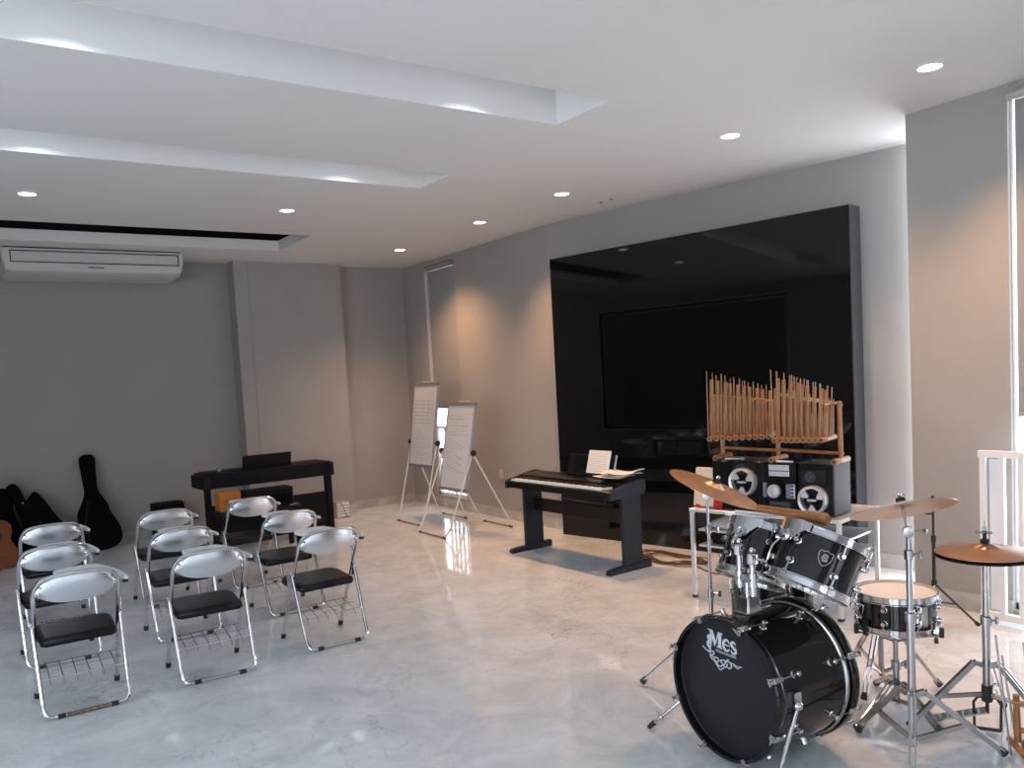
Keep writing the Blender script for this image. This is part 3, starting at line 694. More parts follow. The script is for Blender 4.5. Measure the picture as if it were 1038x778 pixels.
whiteboard('taller whiteboard on white A-frame stand, nearer the far corner', 0, 8.71, .565, 4.728, 1.62, 4.585, .655, 4.645, .93, 4.385, 5.0, 0, 3, True)
whiteboard('shorter tilted whiteboard on white A-frame stand, right of the taller one', 0, 7.815, .565, 4.668, 1.385, 4.487, .457, 4.57, .865, 4.20, 5.04, 0, 9, False)
so = thing('wall_socket', 'cream wall socket plate between the whiteboards and the keyboard', 'wall socket', (WX, 8.10, .52), pi / 2)
m = MB(); m.box(-.04, .04, .0, .012, -.055, .055, c=.004); m.build('plate', M['socketw'], so)
m = MB(); m.rod((-.012, .0125, 0), (-.012, .0135, 0), .005, 8); m.rod((.012, .0125, 0), (.012, .0135, 0), .005, 8); m.build('socket_hole', M['rubber'], so)

# ------------------------------------------------------------------ stage keyboard on its stand
kb = thing('digital_keyboard', 'black digital keyboard with a row of white keys on a dark H-shaped stand', 'keyboard', (4.53, 5.80, 0), radians(-88))
m = MB()
prof = [(-.215, .620), (-.215, .675), (-.20, .685), (-.05, .685), (-.045, .720), (-.02, .727), (.13, .747), (.165, .74), (.17, .685), (.155, .63)]
m.loft([[(x, y, z) for y, z in prof] for x in (-.65, .72)]); m.build('keyboard_case', M['kbdblack'], kb, ang=25)
for s_ in (-1, 1):
    prof2 = [(-.225, .613), (-.225, .675), (-.205, .690), (-.05, .722), (.13, .752), (.172, .744), (.176, .685), (.155, .625)]
    x0_ = -.65 if s_ < 0 else .72
    m = MB(); m.loft([[(x0_, y, z) for y, z in prof2], [(x0_ + s_ * .035, y, z) for y, z in prof2]]); m.build('end_cheek', M['standgrey'], kb, ang=25)
m = MB()
for k in range(52): m.box(-.575 + k * .0235 - .025, -.575 + k * .0235 - .0025, -.208, -.075, .685, .702)
wk = m.build('white_keys', M['ivory'], kb, smooth=False)
m = MB()
for k in range(51):
    if k % 7 in (0, 1, 3, 4, 5): m.box(-.575 + k * .0235 - .008, -.575 + k * .0235 + .004, -.155, -.072, .702, .713)
m.build('black_keys', M['ebony'], kb, smooth=False)
m = MB()
for k in range(9): m.box(-.5 + k * .05, -.47 + k * .05, .06, .075, .7365, .741)
m.box(.0, .14, .03, .09, .7355, .7385)
m.build('control_button', M['hifi'], kb)
for s_, foot in ((-1, .0), (1, .0)):
    m = MB()
    x = -.70 + .07 if s_ < 0 else .695
    m.box(x - .018, x + .018, -.06, .15, .045, .625, c=.004); lg = m.build('leg_panel', M['standgrey'], kb)
    m = MB(); m.prism([(-.235, .0), (-.235, .028), (-.215, .042), (.235, .062), (.24, .05), (.24, .0)], x - .026, x + .026, Matrix(((0, 0, 1, 0), (1, 0, 0, 0), (0, 1, 0, 0), (0, 0, 0, 1)))); m.build('foot_bar', M['standgrey'], lg)
m = MB(); m.box(-.61, .675, .05, .075, .375, .495); m.build('cross_board', M['kbdblack'], kb)
m = MB(); m.box(.02, .58, -.12, .12, .555, .618, c=.008); m.build('under_speaker_box', M['kbdblack'], kb)
T_ = Matrix.Translation((.14, .11, .752)) @ Matrix.Rotation(radians(-16), 4, 'X')
m = MB(); m.box(-.30, -.24, -.006, .006, 0, .185, T_); m.box(.24, .30, -.006, .006, 0, .185, T_); m.box(-.24, .24, -.006, .006, .165, .185, T_); m.box(-.30, .30, -.03, .006, -.012, .012, T_)
m.build('music_rest', M['kbdblack'], kb, smooth=False)
m = MB(); m.box(.296, .302, -.008, .008, .0, .187, T_); m.build('rest_edge', M['alu'], kb, smooth=False)
KR = radians(-88); Lk = Vector((cos(KR), sin(KR), 0)); Dk = Vector((-sin(KR), cos(KR), 0))
def kpos(x, y, z): return Vector((4.53, 5.80, 0)) + Lk * x + Dk * y + Vector((0, 0, z))
def sheet(name, label, loc, rz, w, d, bend, tilt, seed, group=None):
    t = thing(name, label, 'paper', loc, rz, group); rnd = random.Random(seed)
    N_ = 12; vs = []; fs = []
    for th in (0, .0025):
        for i in range(N_ + 1):
            for j in range(N_ + 1):
                u_ = i / N_ - .5; v_ = j / N_ - .5
                z = bend * (u_ * u_ * 2.0) + bend * .5 * sin(v_ * 4 + 1) * u_ + th + .003
                vs.append((u_ * w, v_ * d, z + bend * .55))
    K = (N_ + 1) ** 2
    for i in range(N_):
        for j in range(N_):
            A = i * (N_ + 1) + j; q = (A, A + 1, A + N_ + 2, A + N_ + 1); fs.append(q); fs.append(tuple(K + v for v in reversed(q)))
    edge = [j for j in range(N_ + 1)] + [(i + 1) * (N_ + 1) - 1 for i in range(1, N_ + 1)] + [N_ * (N_ + 1) + j for j in range(N_ - 1, -1, -1)] + [i * (N_ + 1) for i in range(N_ - 1, 0, -1)]
    for a_, b_ in zip(edge, edge[1:] + edge[:1]): fs.append((a_, b_, K + b_, K + a_))
    m = MB(); m.add(vs, fs, tilt); m.build('sheet', M['paper'], t, ang=60)
    return t
# booklet on the music rest
bk = thing('sheet_music', 'white sheet music booklet propped on the keyboard music rest', 'sheet music', kpos(.14, .10, .765), KR, rx=0)
T_ = Matrix.Rotation(radians(-16), 4, 'X')
m = MB(); m.box(-.02, .255, -.016, -.010, 0, .205, T_); m.box(-.03, .245, -.009, -.0065, .0, .20, T_); m.build('pages', M['paper'], bk, smooth=False)
m = MB()
for k in range(8): m.box(.01, .225, -.0168, -.0162, .02 + k * .022, .0225 + k * .022, T_)
m.build('printed_stave', M['socketw'], bk, smooth=False)
for k, (x_, y_, rr, bb, w_, d_) in enumerate([(.50, .06, .15, .014, .30, .21), (.54, .09, -.1, .030, .34, .22), (.575, .085, .25, .050, .32, .21)]):
    sheet('loose_paper', ['lowest of the curling papers heaped on the right of the keyboard', 'middle one of the curling papers heaped on the right of the keyboard', 'topmost of the curling papers heaped on the right of the keyboard'][k], kpos(x_, y_, .752 + k * .006), KR + rr, w_, d_, bb, None, k, 'loose papers on the keyboard')

# ------------------------------------------------------------------ coil of cable on the floor
rnd = random.Random(4)
cb = thing('cable_coil', 'tangled coil of thin reddish brown cable on the floor by the black panel', 'cable', (5.06, 5.13, 0))
for q in range(3):
    pts = []
    for k in range(30):
        an = k * .62 + q * 2; r_ = .14 + .14 * rnd.random() + (.02 * q)
        pts.append((r_ * cos(an) * .62 + rnd.uniform(-.02, .02) - .08 * 0, r_ * sin(an) * 1.35 + rnd.uniform(-.03, .03), .006 + .006 * ((k * 7 + q) % 5) + .003 * rnd.random()))
    m = MB(); m.tube(smooth_path(pts, 4), .0042, 6); m.build('cable_loop', M['cable'], cb)
m = MB(); m.tube(smooth_path([(-.05, -.35, .006), (-.12, -.6, .006), (-.02, -.85, .006), (-.10, -1.2, .006), (.0, -1.5, .006)], 6), .006, 6); m.build('cable_tail', M['cable'], cb)
m = MB(); m.tube(smooth_path([(-.12, .25, .006), (-.22, .30, .006), (-.25, .22, .006)], 6), .006, 6); m.build('cable_end', M['cable'], cb)

# ------------------------------------------------------------------ rack, hi-fi and bamboo angklungs (local x to the right along the black panel, y towards it)
RF = Vector((4.345, 4.174, 0))
def rp(x, y, z=0): return RF + dW * x + nW * y + Vector((0, 0, z))
rk = thing('metal_rack', 'silver tubular metal rack carrying the stereo system', 'rack', RF, RZW)
RW, RD, RT = 1.06, .60, .645
for (x, y) in ((0, 0), (RW, 0), (0, RD), (RW, RD)):
    m = MB(); m.box(x - .014, x + .014, y - .014, y + .014, .012, RT - .02, c=.003); lg = m.build('leg', M['silver'], rk)
    m = MB(); m.box(x - .017, x + .017, y - .017, y + .017, 0, .02, c=.003); m.build('foot_cap', M['rubber'], lg)
m = MB(); m.box(-.016, RW + .016, -.016, .012, RT - .024, RT, c=.003); m.box(-.016, RW + .016, RD - .012, RD + .016, RT - .024, RT, c=.003); m.box(-.016, .012, .012, RD - .012, RT - .024, RT, c=.003); m.box(RW - .012, RW + .016, .012, RD - .012, RT - .024, RT, c=.003)
m.build('top_frame', M['silver'], rk)
m = MB(); m.box(.0, RW, 0, RD, RT - .015, RT - .004); m.build('top_shelf', M['silver'], rk, smooth=False)
m = MB(); m.box(.014, RW - .014, 0.05, RD, .475, .49); m.build('middle_shelf', M['silver'], rk, smooth=False)
m = MB(); m.box(.014, RW - .014, 0.05, RD, .362, .377); m.build('lower_shelf', M['silver'], rk, smooth=False)
m = MB(); m.rod((0, 0, .137), (0, RD, .137), .006); m.rod((RW, 0, .137), (RW, RD, .137), .006); m.rod((0, .0, .137), (RW, .0, .137), .006); m.build('low_brace', M['silver'], rk)

def hifi_speaker(label, x0, x1, z0, z1, wx, wz, wr, tweeter):
    t = thing('bookshelf_speaker', label, 'speaker', rp(x0, .08, z0), RZW, 'stereo speakers')
    w_ = x1 - x0; h_ = z1 - z0
    m = MB(); m.box(0, w_, 0.012, .26, 0, h_, c=.004); m.build('cabinet', M['hifiside'], t)
    m = MB(); m.box(0, w_ - .002, -.002, .0115, 0.001, h_ - .001, c=.004); m.build('front_baffle', M['hifi'], t)
    T_ = aim((wx - x0, -.002, wz - z0), (0, -1, 0))
    m = MB(); m.loft([[(r * cos(2 * pi * q / 36), r * sin(2 * pi * q / 36), z) for q in range(36)] for r, z in ((wr, 0), (wr, .045), (wr * .96, .052), (wr * .80, .045), (wr * .78, .0))], T_, closed=True); m.build('woofer_ring', M['silver'], t)
    m = MB(); m.lathe([(wr * .78, .004), (wr * .45, .010), (wr * .3, .004), (wr * .15, .016), (.001, .018)], 30, T_); m.build('woofer_cone', M['hifi'], t)
    for k in range(3):
        m = MB(); a0 = 2 * pi * k / 3 + .5
        P = [(wr * .80 * cos(a0 - .38), wr * .80 * sin(a0 - .38)), (wr * .82 * cos(a0), wr * .82 * sin(a0)), (wr * .80 * cos(a0 + .38), wr * .80 * sin(a0 + .38)), (wr * .36 * cos(a0 + .15), wr * .36 * sin(a0 + .15)), (wr * .36 * cos(a0 - .30), wr * .36 * sin(a0 - .30))]
        m.prism(P, .024, .038, T_); m.build('silver_vane', M['silver'], t, smooth=False)
    m = MB(); m.box(-wr * .32, wr * .32, -.006, .006, .038, .044, T_); m.rod((0, 0, .01), (0, 0, .040), wr * .09, T=T_); m.build('centre_bar', M['silver'], t)
    tx = wx - x0
    m = MB(); m.box(tx - .085, tx + .085, -.010, -.0022, tweeter - z0 - .052, tweeter - z0 + .052, c=.006); m.build('tweeter_plate', M['kbdblack'], t)
    T2 = aim((tx - .02, -.010, tweeter - z0), (0, -1, 0)); m = MB(); m.lathe([(.036, 0), (.036, .006), (.028, .006), (.02, -.002), (.010, .004), (.001, .006)], 24, T2); m.build('tweeter', M['hifiside'], t)
    return t
hifi_speaker('left black stereo speaker with silver ringed woofer, behind the near crash cymbal', .13, .505, .647, .985, .378, .845, .098, .93)
hifi_speaker('right black stereo speaker with silver ringed woofer and grey side', .765, 1.0, .647, .98, .872, .752, .095, .898)
hu_ = thing('stereo_unit', 'black and silver stereo centre unit with large round knob', 'stereo', rp(.515, .08, .647), RZW)
w_ = .24
m = MB(); m.box(0, w_, .012, .28, 0, .335, c=.004); m.box(0.004, w_ - .004, 0, .012, .004, .331); m.build('body', M['hifi'], hu_)
m = MB(); m.box(.045, .19, -.006, .0, .245, .322, c=.003); m.build('silver_lid', M['silver'], hu_)
m = MB(); m.box(.045, .19, -.008, -.006, .278, .284); m.build('lid_groove', M['hifiside'], hu_)
m = MB(); m.box(.045, .19, -.006, .0, .02, .075, c=.003); m.build('lower_panel', M['hifiside'], hu_)
m = MB()
for k in range(5): m.box(.06 + k * .022, .073 + k * .022, -.008, -.006, .04, .052)
m.build('lower_button', M['hifi'], hu_)
T_ = aim((.095, 0, .148), (0, -1, 0))
m = MB(); m.lathe([(.062, .0), (.062, .02), (.056, .03), (.052, .03)], 30, T_); m.build('knob_bezel', M['hifi'], hu_)
m = MB(); m.lathe([(.045, .0), (.045, .045), (.041, .052), (.032, .052), (.030, .046), (.001, .048)], 30, T_); m.build('volume_knob', M['silver'], hu_)
for s_, x0, x1 in ((-1, .0, .032), (1, .165, .232)):
    m = MB(); m.box(x0, x1, -.014, .0, .10, .20, c=.006); m.build('side_wing', M['hifiblue'], hu_)
m = MB()
for k in range(4): m.rod((.214, -.0142, .116 + k * .023), (.214, -.0165, .116 + k * .023), .0075, 12)
m.build('round_button', M['hifi'], hu_)
m = MB(); m.box(.205, .232, -.0141, -.0139, .105, .196); m.build('button_strip', M['silver'], hu_)
# bits on shelf / on top
bx = thing('picture_book', 'cream coloured board box with red corners at the left end of the rack', 'box', rp(-.035, .07, RT), RZW - .05)
T_ = Matrix.Rotation(radians(-10), 4, 'X')
m = MB(); m.box(0, .235, 0, .05, 0.004, .285, T_, c=.006); m.build('board', M['cream'], bx)
for q in ((.17, .239, .0, .075), (.20, .239, .235, .289), (.02, .06, .0, .02)):
    m = MB(); m.box(q[0], q[1], -.004, .054, q[2], q[3], T_, c=.004); m.build('red_corner', M['red'], bx)
for k, (x_, z_, l_, an) in enumerate(((.29, .996, .12, .2), (.66, .994, .11, .0))):
    o = thing('white_stick', ['thin silver stick lying on the left speaker under the angklung foot', 'short white stick lying on top of the stereo centre unit'][k], 'stick', rp(x_, .10, z_ - .005 if k else .997), RZW + an)
    m = MB(); m.tube([(-l_ / 2, 0, .0), (l_ / 2, 0, .0)], .007, 8); m.build('shaft', M['silver'] if k == 0 else M['tablet'], o)
    m = MB(); m.ball((l_ / 2, 0, 0), .010, 8, 6); m.build('tip', M['silver'], o)
cl_ = thing('folded_cloth', 'crumpled grey cloth on the middle shelf of the rack', 'cloth', rp(.20, .16, .49), RZW)
rnd = random.Random(2)
m = MB(); rings = []
for k, (r_, z) in enumerate(((.10, 0), (.13, .02), (.11, .05), (.06, .075), (.02, .085))): rings.append([(r_ * 1.2 * cos(2 * pi * q / 16) * (1 + rnd.uniform(-.15, .15)), r_ * .8 * sin(2 * pi * q / 16) * (1 + rnd.uniform(-.15, .15)), z + rnd.uniform(-.006, .006) * (k > 0)) for q in range(16)])
m.loft(rings); m.build('cloth', M['silver'], cl_, ang=60)
bxx = thing('black_mixer', 'small black audio unit on the lower shelf of the rack', 'audio unit', rp(.18, .12, .377), RZW)
m = MB(); m.box(-.1, .12, 0, .2, 0, .085, c=.006); m.build('case', M['hifi'], bxx)
m = MB(); m.rod((.0, 0, .045), (.0, -.012, .045), .02, 16); m.rod((.07, 0, .045), (.07, -.012, .045), .02, 16); m.build('knob', M['hifiside'], bxx)

def hollow(mb, a_, b_, r, n=14, T=None):
    """short bamboo tube with an open hole at both ends"""
    a_ = Vector(a_); b_ = Vector(b_); d = (b_ - a_).normalized(); L_ = (b_ - a_).length
    TT = aim(a_, d); TT = (T @ TT) if T else TT
    k = [(r * .6, .012), (r * .62, 0), (r * .95, 0), (r, .003), (r * .97, L_ * .3), (r * 1.05, L_ * .31), (r * .97, L_ * .33), (r, L_ - .003), (r * .95, L_), (r * .62, L_), (r * .6, L_ - .012)]
    mb.loft([[(q_ * cos(2 * pi * q / n), q_ * sin(2 * pi * q / n), z) for q in range(n)] for q_, z in k], TT)
def angklung_stand(label, org, rz, posts, z0, rails, low, mt=None, foot_len=.22):
    t = thing('angklung_stand', label, 'instrument stand', org, rz, None)
    for (x, zt, yc) in posts:
        m = MB(); m.tube([(x, yc, z0 + .02), (x, yc, z0 + (zt - z0) * .5), (x, yc, zt)], [.0145, .0155, .0145], 12); p = m.build('post', M['bamboo'], t)
        m = MB(); hollow(m, (x, yc - foot_len / 2, z0 + .020), (x, yc + foot_len / 2, z0 + .020), .020); m.build('foot_tube', M['bamboo'], p)
        m = MB(); m.rod((x, yc - foot_len / 2 + .004, z0 + .020), (x, yc - foot_len / 2 + .012, z0 + .020), .0125, 10); m.build('dark_hole', M['bamboodark'], p)
    for (pa, pb, r_) in rails:
        m = MB(); m.tube([pa, [(u + v) / 2 for u, v in zip(pa, pb)], pb], r_, 10); m.build('rail', M['bamboo'], t)
    return t
def angklung(label, loc, rz, s, group, rods=3, lean=0):
    """bamboo frame with two resonator tubes over a base tube that points at the viewer (local -y)"""
    t = thing('angklung', label, 'angklung', loc, rz, group)
    d = .10 + .07 * s
    t.rotation_euler = (0, random.uniform(.0, .075), rz)
    m = MB(); hollow(m, (0, -d, 0), (0, d * .9, 0), .0155 + .003 * s, 12); bt = m.build('base_tube', M['bamboo'], t)
    m = MB(); m.rod((0, -d + .003, 0), (0, -d + .013, 0), .0105, 10); m.build('dark_hole', M['bamboodark'], bt)
    for k, (yy, sc_) in enumerate(((-d * .45, 1.0), (d * .35, .72))):
        Ht = .395 * s * sc_; w_ = .0138 * (.8 + .3 * s) * (1 if k == 0 else .85); z0_ = .018
        rings = []
        for z, fx, fy, oy in ((z0_, .8, .8, 0), (z0_ + .01, 1, 1, 0), (z0_ + Ht * .42, 1, 1, 0), (z0_ + Ht * .56, 1, .35, .5), (z0_ + Ht, .92, .25, .55)):
            rings.append([(w_ * fx * cos(2 * pi * q / 12), yy + w_ * oy + w_ * fy * sin(2 * pi * q / 12), z) for q in range(12)])
        m = MB(); m.loft(rings); m.build('resonator_tube', M['bamboo'], t, ang=50)
    for k, (xx, yy, zt) in enumerate(((-.019, -d * .85, .475 * s), (.020, -d * .05, .44 * s), (-.004, d * .75, .33 * s))[:rods]):
        m = MB(); m.tube([(xx * .6, yy, .0), (xx * 1.0, yy, zt)], [.0042, .0034], 6); m.build('frame_rod', M['bamboorod'], t)
    m = MB(); m.rod((0.012, -d * .9, .30 * s), (0.012, d * .8, .30 * s), .004, 6); m.build('cross_stick', M['bamboorod'], t)
    return t
ORD = ['leftmost', 'second', 'third', 'fourth', 'fifth', 'sixth', 'seventh', 'eighth', 'ninth', 'tenth', 'last']
AO = rp(0, .14, 0)
angklung_stand('bamboo stand on top of the stereo, with two bays of hanging angklungs', rp(0, .08, 0), RZW,
    [(.165, 1.44, .09), (.585, 1.47, .09), (1.012, 1.38, .09)], .981,
    [((.13, .09, 1.435), (.60, .09, 1.385), .009), ((.57, .09, 1.44), (1.03, .09, 1.355), .009), ((.165, .09, 1.065), (.585, .09, 1.055), .011), ((.585, .09, 1.06), (1.03, .09, 1.045), .011)], None)
NL = 10
for k in range(NL):
    f = k / (NL - 1)
    angklung('bamboo angklung, %s from the left in the left bay above the stereo' % (ORD[k] if k else 'the first and tallest'), rp(.148 + .335 * f, .09 + .19 * f, 1.148), RZW + .35, .98 - .24 * f, 'angklungs in the left bay of the bamboo stand')
NR = 9
for k in range(NR):
    f = k / (NR - 1)
    angklung('bamboo angklung, %s from the left in the right bay above the stereo' % (ORD[k] if k else 'the first and tallest'), rp(.648 + .29 * f, .12 + .04 * f, 1.142), RZW + .12, .97 - .22 * f, 'angklungs in the right bay of the bamboo stand')

# second, low angklung stand at the bottom right corner
S2 = Vector((3.452, 1.612, 0)); r2 = radians(-60)
s2 = angklung_stand('low bamboo angklung stand cut by the bottom right corner of the photo', S2, r2, [(.06, .30, 0.0), (.50, .36, 0.0)], 0.0,
    [((-.0, 0, .235), (.55, 0, .225), .008), ((.03, 0, .12), (.53, 0, .115), .011)], None, .26)
for k in range(5):
    t = thing('angklung', 'thin rodded bamboo angklung, %s on the low stand at bottom right' % ORD[k], 'angklung', S2 + Vector((cos(r2), sin(r2), 0)) * (-.015 + .095 * k) + Vector((0, 0, .045)), r2 + .25, 'angklungs on the low corner stand')
    m = MB(); hollow(m, (.035, -.08, .0), (.035, .08, 0), .014, 12); m.build('base_tube', M['bamboo'], t)
    m = MB(); m.tube([(0.0, -.03, -.02), (-.05, -.03, .47 - .02 * k)], [.005, .004], 6); m.build('frame_rod', M['steel'], t)
    m = MB(); m.tube([(0.05, .05, .0), (.0, .05, .36 - .02 * k)], [.005, .004], 6); m.build('frame_rod', M['steel'], t)
    m = MB(); m.tube([(.045, .02, .015), (.04, .02, .21 - .015 * k)], [.014, .012], 10); m.build('resonator_tube', M['bamboo'], t)

# ------------------------------------------------------------------ drum kit
RY = Matrix.Rotation(pi / 2, 4, 'Y')
BF = Vector((2.541, 2.314, .322)); BA = radians(-3.5)
bd = thing('bass_drum', 'large glossy black bass drum with a lettered front head', 'drum', BF, BA); bd.scale = (1.07, 1, 1)
m = MB(); m.loft([[(r * cos(2 * pi * q / 72), r * sin(2 * pi * q / 72), z) for q in range(72)] for r, z in ((.272, .045), (.278, .05), (.278, .395), (.272, .40))], RY, cap=False)
m.build('shell', M['drumshell'], bd, ang=50)
for nm, x0, x1 in (('front_hoop', 0, .042), ('rear_hoop', .408, .45)):
    m = MB(); m.loft([[(r * cos(2 * pi * q / 72), r * sin(2 * pi * q / 72), z) for q in range(72)] for r, z in ((.281, x0), (.295, x0), (.2975, x0 + .004), (.2975, x1 - .004), (.295, x1), (.281, x1))], RY, closed=True)
    m.build(nm, M['drumshell'], bd, ang=50)
for x0, r_, w_ in ((.050, .2805, .0035), (.392, .281, .008)):
    m = MB(); m.tube([(x0, r_ * cos(2 * pi * q / 72), r_ * sin(2 * pi * q / 72)) for q in range(72)], w_, 8, closed=True); m.build('chrome_ring', M['drumchrome'] if x0 < .1 else M['steel'], bd)
m = MB(); m.lathe([(.001, .034), (.276, .034), (.281, .032), (.281, .040), (.001, .040)], 72, RY); fh = m.build('front_head', M['drumhead'], bd, ang=20)
m = MB(); m.lathe([(.001, .412), (.281, .412), (.281, .416), (.001, .416)], 72, RY); m.build('rear_head', M['whitehead'], bd, ang=20)
# lettering on the head: local u = to the right seen from the front (-Y), v = up, out = -X
def HT(u_=0, v_=0, rot=0): return Matrix(((0, 0, -1, .0338), (-1, 0, 0, -u_), (0, 1, 0, v_), (0, 0, 0, 1))) @ Matrix.Rotation(rot, 4, 'Z')
LT = HT(-.037, .155, -.03) @ Matrix.Scale(1.09, 4)
m = MB()
# M : thin left stem, heavy diagonals, heavy right stem, with serifs
for P in ([(-.055, .0), (-.047, .0), (-.043, .058), (-.050, .060)], [(-.060, .062), (-.040, .062), (-.022, .016), (-.030, .000)], [(-.030, .0), (-.022, .016), (-.006, .062), (-.012, .062)], [(-.012, .0), (.004, .0), (.006, .062), (-.010, .062)],
          [(-.018, .0), (.010, .0), (.010, .005), (-.018, .005)], [(-.012, .057), (.012, .057), (.012, .062), (-.012, .062)], [(-.067, .058), (-.045, .058), (-.045, .062), (-.067, .062)]): m.prism(P, 0, .0007, LT)
e_ = [(.021, .022), (.046, .022), (.046, .030), (.040, .040), (.031, .042), (.021, .036), (.016, .024), (.018, .010), (.028, .001), (.040, .003), (.047, .010)]
m.ribbon(smooth_path([(x, y, 0) for x, y in e_[2:]], 5), [.004 + .007 * sin(pi * min(1, k / 42)) for k in range(41)], .0007, LT); m.prism([(.018, .020), (.048, .020), (.048, .024), (.018, .024)], 0, .0007, LT)
s__ = [(.078, .034), (.073, .041), (.064, .042), (.057, .036), (.058, .028), (.068, .021), (.078, .015), (.079, .006), (.070, .000), (.060, .001), (.055, .010)]
m.ribbon(smooth_path([(x, y, 0) for x, y in s__], 5), [.004 + .0075 * sin(pi * k / 50) for k in range(51)], .0007, LT)
# flourish hanging at the left stem
m.ribbon(smooth_path([(-.058, .040, 0), (-.066, .028, 0), (-.056, .015, 0), (-.068, .002, 0), (-.056, -.014, 0), (-.050, -.022, 0)], 6), [.003 + .010 * sin(pi * k / 30) for k in range(31)], .0007, LT)
m.ribbon(smooth_path([(-.052, .045, 0), (-.060, .018, 0), (-.050, .0, 0), (-.060, -.018, 0)], 6), .005, .0007, LT)
m.build('letters_mes', M['letter'], fh, smooth=False)['label'] = 'grey serif letters reading Mes'
m = MB(); x = -.022
rnd = random.Random(1)
while x < .078:                     # tiny illegible line of script below the name
    w_ = rnd.uniform(.002, .004); h_ = rnd.uniform(.0045, .008)
    m.prism([(x, -.014), (x + .0016, -.014), (x + .0016, -.014 + h_), (x, -.014 + h_)], 0, .0006, LT)
    m.prism([(x, -.014), (x + w_, -.014), (x + w_, -.0127), (x, -.0127)], 0, .0006, LT)
    x += w_ + (.0015 if rnd.random() > .18 else .006)
m.ribbon([(-.024, -.0165), (.08, -.0165)], .0012, .0006, LT)
m.build('small_script_line', M['letter'], fh, smooth=False)
m = MB(); OT = HT(-.045, .137, -.03) @ Matrix.Diagonal((1.15, .88, 1, 1))
for pts, w_ in (([(-.085, .002), (-.065, -.010), (-.045, -.012), (-.030, -.006), (-.026, -.018), (-.038, -.026), (-.044, -.036), (-.034, -.046), (-.022, -.040)], .005),
                ([(-.078, -.004), (-.055, -.016), (-.040, -.018)], .003), ([(-.050, -.026), (-.028, -.034), (-.012, -.030), (-.002, -.040), (-.012, -.050), (-.024, -.050)], .005),
                ([(-.030, -.046), (-.012, -.066), (.004, -.084), (.020, -.068), (.034, -.058)], .004), ([(-.020, -.048), (.0, -.068), (.018, -.052), (.006, -.040), (.020, -.030), (.036, -.036)], .005),
                ([(.020, -.060), (.030, -.040), (.040, -.022), (.048, -.018)], .004), ([(.030, -.030), (.048, -.028), (.060, -.042), (.050, -.060), (.036, -.054), (.042, -.040)], .005),
                ([(.048, -.030), (.070, -.030), (.085, -.036), (.108, -.030)], .004), ([(.068, -.034), (.085, -.044), (.098, -.040)], .003)):
    m.ribbon(smooth_path([(x, y, 0) for x, y in pts], 5), w_, .0006, OT)
m.build('scroll_ornament', M['letter'], fh, smooth=False)
# tension rods, claws and lugs
for k in range(8):
    an = radians(22.5 + 45 * k); c_, s_ = cos(an), sin(an)
    RX = Matrix.Rotation(an, 4, 'X')      # local y -> radial
    for front in (0, 1):
        xs0 = (-.004, .046) if not front else (.404, .454); lx = .125 if not front else .325; dr = 1 if not front else -1
        m = MB(); xc = sum(xs0) / 2
        m.box(xs0[0], xs0[1], .292, .306, -.013, .013, RX, c=.004); xe = xs0[0] if not front else xs0[1]
        m.box(xe - .003, xe + .003, .276, .304, -.011, .011, RX); m.rod((xe - dr * .022, .300, 0), (xe, .300, 0), .006, 8, T=RX); m.rod((xe - dr * .02, .300, -.016), (xe - dr * .02, .300, .016), .0032, 6, T=RX)
        m.rod((xc, .300, 0), (lx, .300, 0), .0035, 6, T=RX)
        m.build('tension_claw', M['drumchrome'], bd)
        m = MB(); m.lathe([(.015, .274), (.015, .279), (.011, .283), (.011, .308), (.008, .312), (.001, .312)], 14, RX @ Matrix.Translation((lx, 0, 0)) @ Matrix.Rotation(-pi / 2, 4, 'X')); m.build('lug', M['drumchrome'], bd)
# spurs
for s_, pts in ((1, [(.135, .262, -.10), (.095, .30, -.13), (-.01, .46, -.308)]), (-1, [(.095, -.282, .02), (.09, -.305, .005), (-.07, -.315, -.308)])):
    m = MB(); m.box(pts[0][0] - .018, pts[0][0] + .018, pts[0][1] - .012 * s_, pts[0][1] + .016 * s_, pts[0][2] - .035, pts[0][2] + .035, c=.004); m.ball(pts[1], .02, 12, 8); m.build('spur_bracket', M['drumchrome'], bd)
    a_, b_ = Vector(pts[1]), Vector(pts[2]); md = a_.lerp(b_, .72)
    m = MB(); m.rod(a_, md, .0085, 10); m.rod(md, b_, .0065, 10); m.ball(md, .014, 10, 6); m.rod(md, md + Vector((.0, .03 * s_, .02)), .004, 6); sp = m.build('spur_leg', M['drumchrome'], bd)
    m = MB(); dn = (b_ - a_).normalized(); m.rod(b_ - dn * .028, b_ + dn * .008, .0125, 10, r2=.010); m.build('rubber_foot', M['rubber'], sp)
